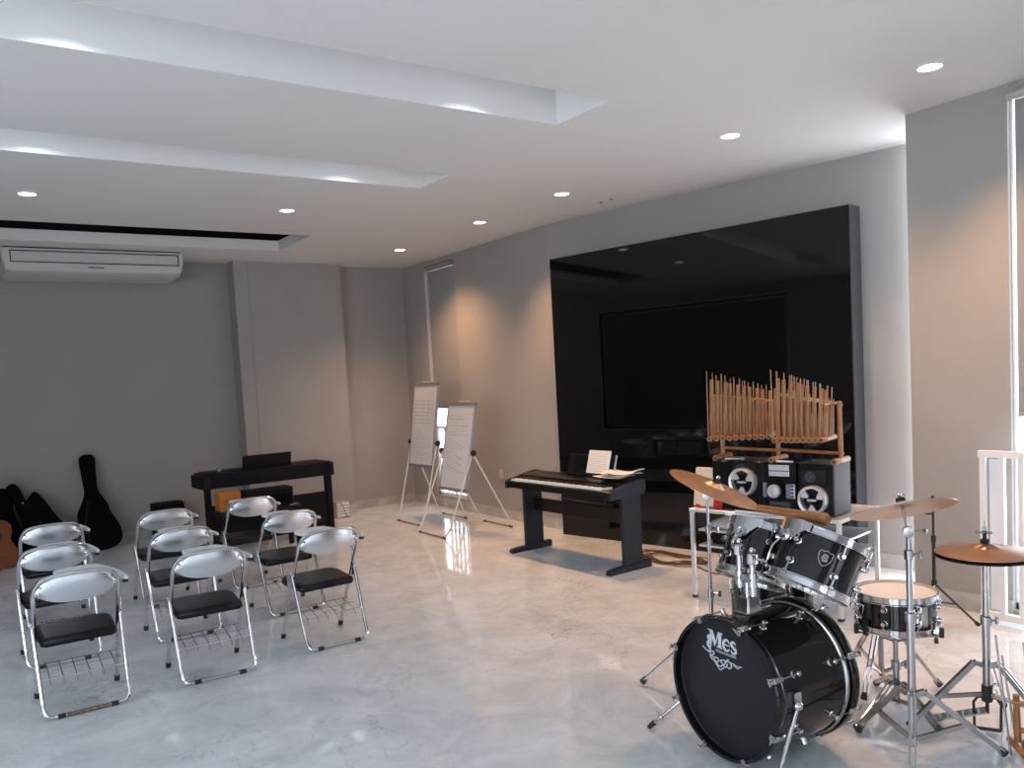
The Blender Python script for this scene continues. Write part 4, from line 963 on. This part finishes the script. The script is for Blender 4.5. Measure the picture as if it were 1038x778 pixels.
# tom mount on top
MX, MY = .20, .045
m = MB(); m.loft([[(MX + x * w, MY + y * w, z) for x, y in ((-1, -.8), (-.8, -1), (.8, -1), (1, -.8), (1, .8), (.8, 1), (-.8, 1), (-1, .8))] for w, z in ((.048, .268), (.050, .281), (.042, .284), (.030, .335), (.026, .345))]); m.build('mount_base', M['drumchrome'], bd, ang=30)
m = MB(); m.rod((MX, MY, .33), (MX, MY, .43), .0125, 14); m.build('mount_post', M['drumchrome'], bd)
m = MB(); m.box(MX - .018, MX + .018, MY - .052, MY + .052, .405, .438, c=.006)
for yy in (-.036, .036): m.rod((MX - .005, MY + yy, .39), (MX - .005, MY + yy, .45), .018, 14); m.rod((MX - .03, MY + yy, .42), (MX - .005, MY + yy, .42), .008, 8)
m.build('mount_block', M['drumchrome'], bd)
for yy, zt in ((-.036, .515), (.036, .545)):
    m = MB(); m.rod((MX - .005, MY + yy, .35 if yy < 0 else .375), (MX - .005, MY + yy, zt), .0125, 14); m.lathe([(.012, -.03), (.021, -.026), (.021, .012), (.014, .018), (.001, .018)], 8, Matrix.Translation((MX - .005, MY + yy, zt))); m.ball((MX - .005, MY + yy, zt + .03), .013, 12, 8)
    m.build('tom_arm_tube', M['drumchrome'], bd)
m = MB(); m.tube(smooth_path([(MX - .005, MY - .036, .515), (MX + .01, MY - .085, .505), (MX + .01, MY - .105, .515), (MX + .03, MY - .115, .57), (MX + .07, MY - .125, .60)], 4), .006, 8); m.build('tom_rod', M['drumchrome'], bd)
m = MB(); m.tube(smooth_path([(MX - .005, MY + .036, .545), (MX + .0, MY + .075, .54), (MX + .01, MY + .085, .57), (MX + .07, MY + .08, .60)], 4), .006, 8); m.build('tom_rod', M['drumchrome'], bd)

def shield(T, s):
    m = MB(); o_ = [(-.5, .55), (-.25, .5), (0, .62), (.25, .5), (.5, .55), (.52, .1), (.38, -.3), (0, -.62), (-.38, -.3), (-.52, .1)]
    P = smooth_path([(x * s, y * s, 0) for x, y in o_], 2, True)
    m.tube(P, s * .055, 6, closed=True, T=T)
    m.ribbon(smooth_path([(.22 * s, .24 * s, 0), (-.12 * s, .28 * s, 0), (-.16 * s, .05 * s, 0), (.14 * s, .0, 0), (.18 * s, -.2 * s, 0), (-.18 * s, -.22 * s, 0)], 4), s * .09, s * .05, T)
    m.ribbon(smooth_path([(.28 * s, .12 * s, 0), (-.05 * s, .15 * s, 0), (-.25 * s, -.05 * s, 0), (0, -.12 * s, 0), (.25 * s, -.08 * s, 0)], 4), s * .06, s * .05, T)
    return m
def make_drum(t, R, h, nl, a0, top, bottom, badge=None, hoopw=.014, lugs=(1,), mount=None):
    """drum along local z, top hoop rim at z=0"""
    m = MB(); m.lathe([(R - .004, -.022), (R, -.025), (R, -h + .025), (R - .004, -h + .022)], 56, cap=False); m.build('shell', M['drumshell'], t, ang=50)
    for nm, z0, z1 in (('top_hoop', -.032, .0), ('bottom_hoop', -h, -h + .030)):
        flip = 1 if nm == 'top_hoop' else -1
        zz = [(R + .002, z0), (R + .0135, z0), (R + .0135, z0 + .003), (R + .008, z0 + .006), (R + .0075, z1 - .005), (R + .0125, z1 - .004), (R + .0125, z1), (R + .003, z1)] if flip == 1 else [(R + .002, z1), (R + .0135, z1), (R + .0135, z1 - .003), (R + .008, z1 - .006), (R + .0075, z0 + .005), (R + .0125, z0 + .004), (R + .0125, z0), (R + .003, z0)]
        m = MB(); m.loft([[(r * cos(2 * pi * q / 56), r * sin(2 * pi * q / 56), z) for q in range(56)] for r, z in zz], closed=True); m.build(nm, M['drumchrome'], t, ang=40)
    m = MB(); m.lathe([(.001, -.010), (R - .004, -.010), (R + .003, -.014), (R + .003, -.018), (.001, -.018)], 56); m.build('top_head', M[top], t, ang=20)
    m = MB(); m.lathe([(.001, -h + .010), (R - .004, -h + .010), (R + .003, -h + .014), (R + .003, -h + .018), (.001, -h + .018)], 56); m.build('bottom_head', M[bottom], t, ang=20)
    for k in range(nl):
        RZ = Matrix.Rotation(a0 + 2 * pi * k / nl, 4, 'Z')
        for top_, zc in ((1, -h * .32), (0, -h * .68)):
            m = MB()
            m.lathe([(.015, R - .003), (.015, R + .003), (.011, R + .006), (.011, R + .020), (.009, R + .024), (.001, R + .024)], 14, RZ @ Matrix.Translation((0, 0, zc)) @ Matrix.Rotation(pi / 2, 4, 'Y'))
            if top_:
                m.rod((R + .014, 0, .004), (R + .014, 0, zc), .003, 6, T=RZ); m.box(R + .006, R + .022, -.009, .009, -.038, -.024, RZ, c=.003)
            else:
                m.rod((R + .014, 0, -h + .02), (R + .014, 0, zc), .003, 6, T=RZ); m.box(R + .006, R + .022, -.009, .009, -h + .024, -h + .038, RZ, c=.003)
            m.build('lug', M['drumchrome'], t)
    if badge is not None:
        ab, zb, sb = badge
        shield(Matrix.Rotation(ab, 4, 'Z') @ Matrix.Translation((R + .002, 0, zb)) @ Matrix(((0, 0, 1, 0), (1, 0, 0, 0), (0, 1, 0, 0), (0, 0, 0, 1))), sb).build('shield_badge', M['steel'], t)
    if mount is not None:
        RZ = Matrix.Rotation(mount, 4, 'Z'); m = MB()
        prev = None; rings = []
        for k in range(9):
            f = k / 8 - .5; an = f * 1.0; wv = .5 + .5 * cos(f * 2 * pi)
            r_ = R + .016; zb = -.026 - .070 * wv ** 1.2
            rings.append([(r_ * cos(an), r_ * sin(an), .004), ((r_ + .004) * cos(an), (r_ + .004) * sin(an), .004), ((r_ + .004) * cos(an), (r_ + .004) * sin(an), zb), (r_ * cos(an), r_ * sin(an), zb)])
        m.loft(rings, RZ); m.lathe([(.026, 0), (.026, .012), (.018, .02), (.018, .032), (.001, .034)], 20, RZ @ Matrix.Translation((R + .018, 0, -.07)) @ Matrix.Rotation(pi / 2, 4, 'Y'))
        m.build('suspension_bracket', M['drumchrome'], t, ang=30)
    return t
# toms: their tops lean away towards the drummer
nT = Vector((.537, -.133, 1))
def loc_angle(o, worlddir):
    q = o.rotation_quaternion.inverted(); d = q @ Vector(worlddir); return atan2(d.y, d.x)
t2 = oriented('rack_tom', 'right hand black rack tom with shield badge, over the bass drum', 'drum', (2.95, 2.085, .925), nT, 'rack toms')
cdir = Vector((-.82, -.57, 0))
aB = loc_angle(t2, cdir)
make_drum(t2, .165, .235, 6, aB + .38, 'clearhead', 'clearhead', badge=(aB + .05, -.108, .05), mount=aB - .95)
t1 = oriented('rack_tom', 'left hand black rack tom behind the chrome mount, over the bass drum', 'drum', (3.05, 2.475, .895), Vector((.50, .0, 1)), 'rack toms')
aB1 = loc_angle(t1, Vector((-.80, -.60, 0)))
make_drum(t1, .158, .25, 6, aB1 + .15, 'clearhead', 'clearhead', mount=aB1 - .62)
# things lying on the toms
w1_ = Vector((3.03, 2.50, .985)); w2_ = Vector((2.93, 2.075, 1.0))
bbn = thing('bamboo_bundle', 'orange brown bundle of bamboo tubes lying across the two rack toms', 'bamboo bundle', w1_)
d_ = (w2_ - w1_); q_ = d_.normalized(); sd = q_.cross(Vector((0, 0, 1))).normalized()
for k, (o1, o2) in enumerate(((-.016, 0), (.0, .012), (.016, 0))):
    m = MB(); p_ = sd * o1 + Vector((0, 0, o2)); m.tube([p_, p_ + d_ * .5, p_ + d_], [.0095, .011, .012], 10); m.build('bamboo_tube', M['bamboo'], bbn)
m = MB(); m.tube([d_ * .74, d_ * .78, d_ * .98, d_ * 1.02], [.020, .026, .027, .018], 12); m.build('thick_end', M['bamboo'], bbn)
for k, off_ in enumerate((-.012, .018)):
    st = thing('drumstick', ['nearer white drumstick lying on the left rack tom', 'farther white drumstick lying on the left rack tom'][k], 'drumstick', Vector((3.02 + off_ * 2.2, 2.66, .953 + off_ * .1)), 0, 'white drumsticks on the left tom')
    m = MB(); m.tube([(0, 0, 0), (.0, -.16, .002), (.012, -.22, .003)], [.0075, .0075, .005], 8); m.build('shaft', M['tablet'], st)
    m = MB(); m.ball((.013, -.226, .003), .007, 8, 6); m.build('tip', M['tablet'], st)
# floor tom
ft = thing('floor_tom', 'black floor tom mostly hidden behind the bass drum and rack toms', 'drum', (3.43, 2.76, .615))
make_drum(ft, .20, .38, 8, .2, 'clearhead', 'whitehead', badge=(atan2(-.35, -.94) - .38, -.10, .05))
for k, an in enumerate((2.8, 4.7, .9)):
    x, y = .225 * cos(an), .225 * sin(an)
    m = MB(); m.rod((x, y, -.57), (x, y, -.12), .008, 10); m.ball((x, y, -.24), .016, 10, 6); m.rod((x, y, -.24), (x * 1.15, y * 1.15, -.24), .005, 6); lg = m.build('leg', M['drumchrome'], ft)
    m = MB(); m.rod((x, y, -.60), (x, y, -.56), .015, 10); m.build('rubber_foot', M['rubber'], lg)
    m = MB(); m.tube([(x * 1.17, y * 1.17, -.255), (x * 1.17, y * 1.17, -.225)], .010, 6); m.box(x * 1.15 - .02, x * 1.15 + .02, y * 1.15 - .004, y * 1.15 + .004, -.246, -.234); m.build('wing_screw', M['rubber'], lg)
# snare
sn = thing('snare_drum', 'black snare drum with white head on its chrome stand', 'drum', (3.60, 2.187, .562))
make_drum(sn, .172, .175, 8, .25, 'whitehead', 'whitehead', badge=(atan2(-.52, -.86) - 1.05, -.08, .045))
aS = atan2(-.52, -.86)
m = MB(); RZ = Matrix.Rotation(aS + .62, 4, 'Z'); m.box(.172, .186, -.028, .028, -.13, -.045, RZ, c=.004); m.box(.186, .196, -.018, .018, -.12, -.03, RZ, c=.004); m.build('snare_strainer', M['drumchrome'], sn)
m = MB(); RZ = Matrix.Rotation(aS - .80, 4, 'Z'); m.box(.172, .190, -.013, .013, -.19, -.12, RZ, c=.003); m.build('butt_plate', M['rubber'], sn)

def flat_bar(mb, a_, b_, w=.012, t=.0035, gap=.010):
    a_ = Vector(a_); b_ = Vector(b_); d = (b_ - a_).normalized(); s_ = d.cross(Vector((0, 0, 1))).normalized(); u_ = s_.cross(d)
    for g in (-gap, gap):
        rings = [[p + s_ * (g + t), p + s_ * (g + t) + u_ * w, p + s_ * (g - t) + u_ * w, p + s_ * (g - t)] for p in (a_ - u_ * w / 2, b_ - u_ * w / 2)]
        mb.loft(rings)
def tripod(t, zc, r_, angs, zb, mt='steel', foot=.016, w=.016, brace=.55):
    """double braced legs: collar at height zc, lower collar at zb"""
    for an in angs:
        ra = r_
        if isinstance(an, tuple): an, ra = an
        c_, s_ = cos(an), sin(an)
        kn = (c_ * .05, s_ * .05, zc + .012); ft_ = (c_ * ra, s_ * ra, .028)
        m = MB(); flat_bar(m, (c_ * .018, s_ * .018, zc), kn, w); flat_bar(m, kn, ft_, w); lg = m.build('leg', M[mt], t)
        mid = Vector(kn).lerp(Vector(ft_), brace)
        m = MB(); flat_bar(m, (c_ * .016, s_ * .016, zb), mid, w * .8, .002, .006); m.rod(mid + Vector((-s_, c_, 0)) * .014, mid - Vector((-s_, c_, 0)) * .014, .004, 6); m.build('brace', M[mt], lg)
        m = MB(); d = (Vector(ft_) - Vector(kn)).normalized(); b_ = Vector((c_ * (ra + .008), s_ * (ra + .008), .016)); m.rod(Vector(ft_) - d * .02, b_ + Vector((0, 0, .002)), .014, 10, r2=.017); m.build('rubber_foot', M['rubber'], lg)
def post(t, segs, mt='steel', name='tube'):
    """segs: (z0,z1,r); a clamp sits on each joint"""
    for k, (z0, z1, r) in enumerate(segs):
        m = MB(); m.rod((0, 0, z0), (0, 0, z1), r, 14); m.build(name, M[mt], t)
        if k < len(segs) - 1:
            m = MB(); m.lathe([(r + .001, -.026), (r + .006, -.024), (r + .006, .012), (r + .001, .016)], 14, Matrix.Translation((0, 0, z1))); m.rod((0, 0, z1 - .008), (.034, -.024, z1 - .008), .006, 8); m.box(.028, .044, -.034, -.022, z1 - .024, z1 + .008, c=.003); m.build('height_clamp', M[mt], t)
def cymbal(name, label, loc, normal, R, mk, dome=.022):
    t = oriented(name, label, 'cymbal', loc, normal, None)
    pr = []
    for k in range(15):
        f = k / 14; r = R * f
        z = -dome * (f - .22) ** 1.15 if f > .22 else .0
        if f <= .22: z = .020 * (1 - (f / .22) ** 2) ** .6 if f < .22 else 0
        pr.append((max(r, .006), z))
    th = [(r, z + .0012) for r, z in pr] + [(r, z - .0012) for r, z in reversed(pr)]
    m = MB(); m.lathe(th, 64); m.build('plate', mk, t, ang=60)
    m = MB(); m.lathe([(.012, .018), (.019, .020), (.019, .034), (.010, .036), (.005, .037), (.005, .050), (.001, .050)], 16); m.build('felt_washer', M['felt'], t)
    m = MB(); m.lathe([(.006, .04), (.010, .042), (.010, .052), (.005, .056), (.001, .056)], 10); m.box(-.022, .022, -.003, .003, .044, .052); m.build('wing_nut', M['drumchrome'], t)
    return t
def stand_head(t, hinge, tip, mt='steel'):
    m = MB(); hz = Vector(hinge); m.lathe([(.010, -.016), (.021, -.014), (.021, .014), (.010, .016)], 18, aim(hz, Vector((.8, .6, 0)))); m.rod(hz, hz + Vector((.03, -.05, .006)), .005, 6); m.box(hz.x + .024, hz.x + .036, hz.y - .062, hz.y - .046, hz.z - .0, hz.z + .014); m.build('tilter', M[mt], t)
    m = MB(); m.rod(hz, tip, .006, 8); m.build('tilter_rod', M[mt], t)

# left crash cymbal on a slim stand
c1 = Vector((3.14, 2.91, 0))
V1 = Vector((.736, .677, 0)); R1 = Vector((.677, -.736, 0))
n1_ = Vector((0, 0, 1)) * cos(radians(24)) + R1 * sin(radians(24)) - V1 * .055
cc = Vector((3.165, 2.88, 1.047))
s1 = thing('cymbal_stand', 'slim chrome cymbal stand left of the bass drum', 'cymbal stand', c1)
post(s1, [(.06, .50, .0105), (.50, .83, .0085), (.83, .985, .007)], 'steel'); tripod(s1, .30, .36, (radians(131), radians(11), radians(251)), .10, 'steel', w=.014)
stand_head(s1, (0, 0, .995), cc - c1 + n1_.normalized() * .02)
cymbal('crash_cymbal', 'large coppery crash cymbal tilted steeply at the left of the kit', cc, n1_, .232, M['bronze'])
# right crash cymbal
c2 = Vector((3.21, 1.89, 0))
V2 = Vector((.859, .512, 0)); R2 = Vector((.512, -.859, 0))
n2_ = Vector((0, 0, 1)) - R2 * .20 + V2 * .33
s2_ = thing('cymbal_stand', 'sturdy chrome cymbal stand in front of the snare drum', 'cymbal stand', c2)
post(s2_, [(.03, .58, .0165), (.58, .84, .0125), (.84, .92, .0105)], 'steel'); tripod(s2_, .25, .30, ((radians(-50), .335), (radians(88), .26), radians(210)), .06, 'steel', w=.022)
P2_ = Vector((3.235, 1.93, 1.028)); stand_head(s2_, (0, 0, .93), P2_ - c2 + n2_.normalized() * .02)
cymbal('crash_cymbal', 'pale brass crash cymbal tipped to the left above the snare drum', P2_, n2_, .207, M['bronzepale'])
# hi-hat
hb = Vector((3.62, 1.79, 0))
hs = thing('hi_hat_stand', 'chrome hi-hat stand with black pedal frame at far right', 'hi-hat stand', hb)
post(hs, [(.20, .50, .0165), (.50, .745, .0125)], 'steel'); tripod(hs, .30, .30, ((radians(134), .31), (radians(14), .30), (radians(-85), .30)), .17, 'steel', w=.02)
m = MB(); m.rod((0, 0, .745), (0, 0, .93), .0035, 8); m.build('pull_rod', M['steel'], hs)
m = MB(); m.lathe([(.012, .735), (.022, .745), (.024, .765), (.010, .767)], 16); m.build('seat_cup', M['felt'], hs)
m = MB(); m.rod((0, 0, .14), (0, 0, .21), .022, 14); m.rod((-.03, 0, .205), (.03, 0, .205), .006, 8); m.build('lower_collar', M['rubber'], hs)
m = MB(); ux = Vector((.45, -.89, 0)); P = [ux * -.05 + Vector((0, 0, .014)), ux * -.052 + Vector((0, 0, .13)), ux * -.035 + Vector((0, 0, .155)), ux * .035 + Vector((0, 0, .155)), ux * .052 + Vector((0, 0, .13)), ux * .05 + Vector((0, 0, .014))]
m.tube(P + [], .006, 8); m.tube([P[0], P[-1]], .008, 8); m.build('pedal_frame', M['rubber'], hs)
m = MB()
T_ = Matrix.Translation((0, 0, .015)) @ Matrix.Rotation(atan2(.89, -.45) + pi / 2 + pi / 2 - .55, 4, 'Z')
m.box(-.03, .03, 0, .0, 0, 0); m.build('pedal_heel', M['steel'], hs) if False else None
pdir = Vector((-.35, .60, 0)).normalized(); ps = Vector((-pdir.y, pdir.x, 0)) * .035
m = MB(); a_ = Vector((0, 0, .095)); b_ = a_ + pdir * .23 - Vector((0, 0, .07)); m.loft([[p + ps, p - ps, p - ps + Vector((0, 0, .008)), p + ps + Vector((0, 0, .008))] for p in (a_, b_)])
for k in range(6): q = a_.lerp(b_, .15 + k * .13); m.rod(q + ps * .8 + Vector((0, 0, .009)), q - ps * .8 + Vector((0, 0, .009)), .004, 6)
m.build('foot_board', M['steel'], hs)
m = MB(); m.rod((0, 0, .14), (0, 0, .09), .006, 8)
for k in range(4): m.ball((0, 0, .09 + k * .014), .009, 8, 6)
m.build('pull_chain', M['rubber'], hs)
hc = thing('hi_hat_cymbals', 'pair of brown hi-hat cymbals at far right', 'cymbal', hb + Vector((0, 0, .785)))
def hat(mb, R, z0, sg):
    pr = []
    for k in range(15):
        f = k / 14; z = z0 + sg * (.028 - .022 * (max(0, f - .25) / .75) ** 1.1) if f > .25 else z0 + sg * (.028 + .018 * (1 - (f / .25) ** 2) ** .6)
        pr.append((max(R * f, .006), z))
    mb.lathe([(r, z + .0012) for r, z in pr] + [(r, z - .0012) for r, z in reversed(pr)], 64)
m = MB(); hat(m, .195, .001, 1); m.build('top_cymbal', M['bronzedark'], hc, ang=60)
m = MB(); hat(m, .195, -.006, -.45); m.build('bottom_cymbal', M['felt'], hc, ang=60)
m = MB(); m.lathe([(.016, .046), (.018, .05), (.018, .062), (.008, .064), (.008, .10), (.001, .10)], 16); m.build('clutch', M['felt'], hc)
m = MB(); m.rod((-.03, .02, .095), (.02, -.02, .09), .005, 8); m.rod((0, 0, .06), (0, 0, .115), .008, 8); m.build('clutch_screw', M['drumchrome'], hc)
# snare stand
ss = thing('snare_stand', 'chrome snare stand with basket arms under the snare drum', 'drum stand', (3.56, 2.17, 0))
post(ss, [(.03, .22, .0165), (.22, .335, .0125)], 'steel'); tripod(ss, .13, .25, ((radians(186), .36), (radians(-115), .30), (radians(50), .28)), .05, 'steel', w=.02)
for k in range(3):
    an = radians(35 + 120 * k); c_, s_ = cos(an), sin(an)
    m = MB(); m.tube([(c_ * .01, s_ * .01, .345), (c_ * .10 + .02, s_ * .10 + .01, .368), (c_ * .195 + .04, s_ * .195 + .017, .378), (c_ * .205 + .04, s_ * .205 + .017, .41)], .006, 8); m.rod((0, 0, .325), (c_ * .08, s_ * .08, .36), .005, 8); ar = m.build('basket_arm', M['steel'], ss)
    m = MB(); m.rod((c_ * .205 + .04, s_ * .205 + .017, .375), (c_ * .205 + .04, s_ * .205 + .017, .418), .011, 8); m.build('rubber_grip', M['rubber'], ar)
# second hardware stand behind the snare
s3 = thing('drum_hardware_stand', 'double braced chrome tripod stand just behind the snare drum', 'drum stand', (3.76, 2.37, 0))
post(s3, [(.06, .30, .015), (.30, .50, .012)], 'steel'); tripod(s3, .31, .25, ((radians(-48), .26), (radians(193), .24), (radians(75), .24)), .08, 'drumchrome', w=.016)
# kick pedal
kp = thing('kick_pedal', 'chrome kick pedal clamped to the rear hoop of the bass drum', 'pedal', BF + Vector((.49, -.03, -.322)), BA)
m = MB(); m.box(-.005, .28, -.045, .045, .0, .010, c=.003); m.build('base_plate', M['steel'], kp)
m = MB(); T_ = Matrix.Translation((.27, 0, .012)) @ Matrix.Rotation(radians(14), 4, 'Y'); m.box(-.24, 0, -.032, .032, 0, .008, T_, c=.003); m.build('foot_board', M['drumchrome'], kp)
for s_ in (-1, 1):
    m = MB(); m.rod((.035, s_ * .05, .008), (.035, s_ * .05, .20), .008, 8); m.build('side_post', M['drumchrome'], kp)
m = MB(); m.rod((.035, -.055, .195), (.035, .055, .195), .007, 8); m.rod((.035, 0, .195), (.06, 0, .36), .004, 8); m.ball((.055, 0, .365), .022, 10, 8); m.build('beater', M['rubber'], kp)
m = MB(); m.box(.0, .035, -.03, .03, .012, .05, c=.004); m.rod((.02, -.03, .03), (.02, -.075, .035), .007, 8); m.build('hoop_clamp', M['rubber'], kp)
# black tripod stand by the pier
mc = thing('black_tripod_stand', 'thin black tripod stand standing by the pier behind the crash cymbal', 'tripod stand', (4.80, 2.67, 0))
m = MB(); m.rod((0, 0, .16), (0, 0, .55), .010, 10); m.rod((0, 0, .55), (0, 0, .80), .007, 10); m.rod((0, 0, .70), (-.03, .03, .70), .005, 6); m.ball((0, 0, .80), .010, 8, 6); m.build('pole', M['rubber'], mc)
m = MB(); m.lathe([(.014, -.02), (.014, .02)], 12, Matrix.Translation((0, 0, .55))); m.build('collar', M['rubber'], mc)
m = MB(); m.lathe([(.016, -.02), (.016, .02)], 12, Matrix.Translation((0, 0, .28))); m.build('collar', M['rubber'], mc)
for an in (radians(-30), radians(90), radians(210)):
    c_, s_ = cos(an), sin(an)
    m = MB(); m.rod((0, 0, .28), (c_ * .27, s_ * .27, .008), .0065, 8); m.rod((0, 0, .17), (c_ * .14, s_ * .14, .142), .005, 6); lg = m.build('leg', M['rubber'], mc)
    m = MB(); m.rod((c_ * .255, s_ * .255, .022), (c_ * .275, s_ * .275, .004), .011, 8, r2=.012); m.build('foot_cap', M['rubber'], lg)

# ------------------------------------------------------------------ light
w = bpy.data.worlds.new('world'); sc.world = w; w.use_nodes = True
w.node_tree.nodes['Background'].inputs[0].default_value = (.75, .85, 1.0, 1); w.node_tree.nodes['Background'].inputs[1].default_value = .6
sc.view_settings.view_transform = 'Standard'; sc.view_settings.look = 'None'; sc.view_settings.gamma = 1; sc.view_settings.use_curve_mapping = False
sc.view_settings.exposure = 0.0
sc.cycles.use_denoising = True
sc.cycles.max_bounces = 8; sc.cycles.diffuse_bounces = 5; sc.cycles.glossy_bounces = 5; sc.cycles.sample_clamp_indirect = 6
sc.cycles.caustics_reflective = False; sc.cycles.caustics_refractive = False
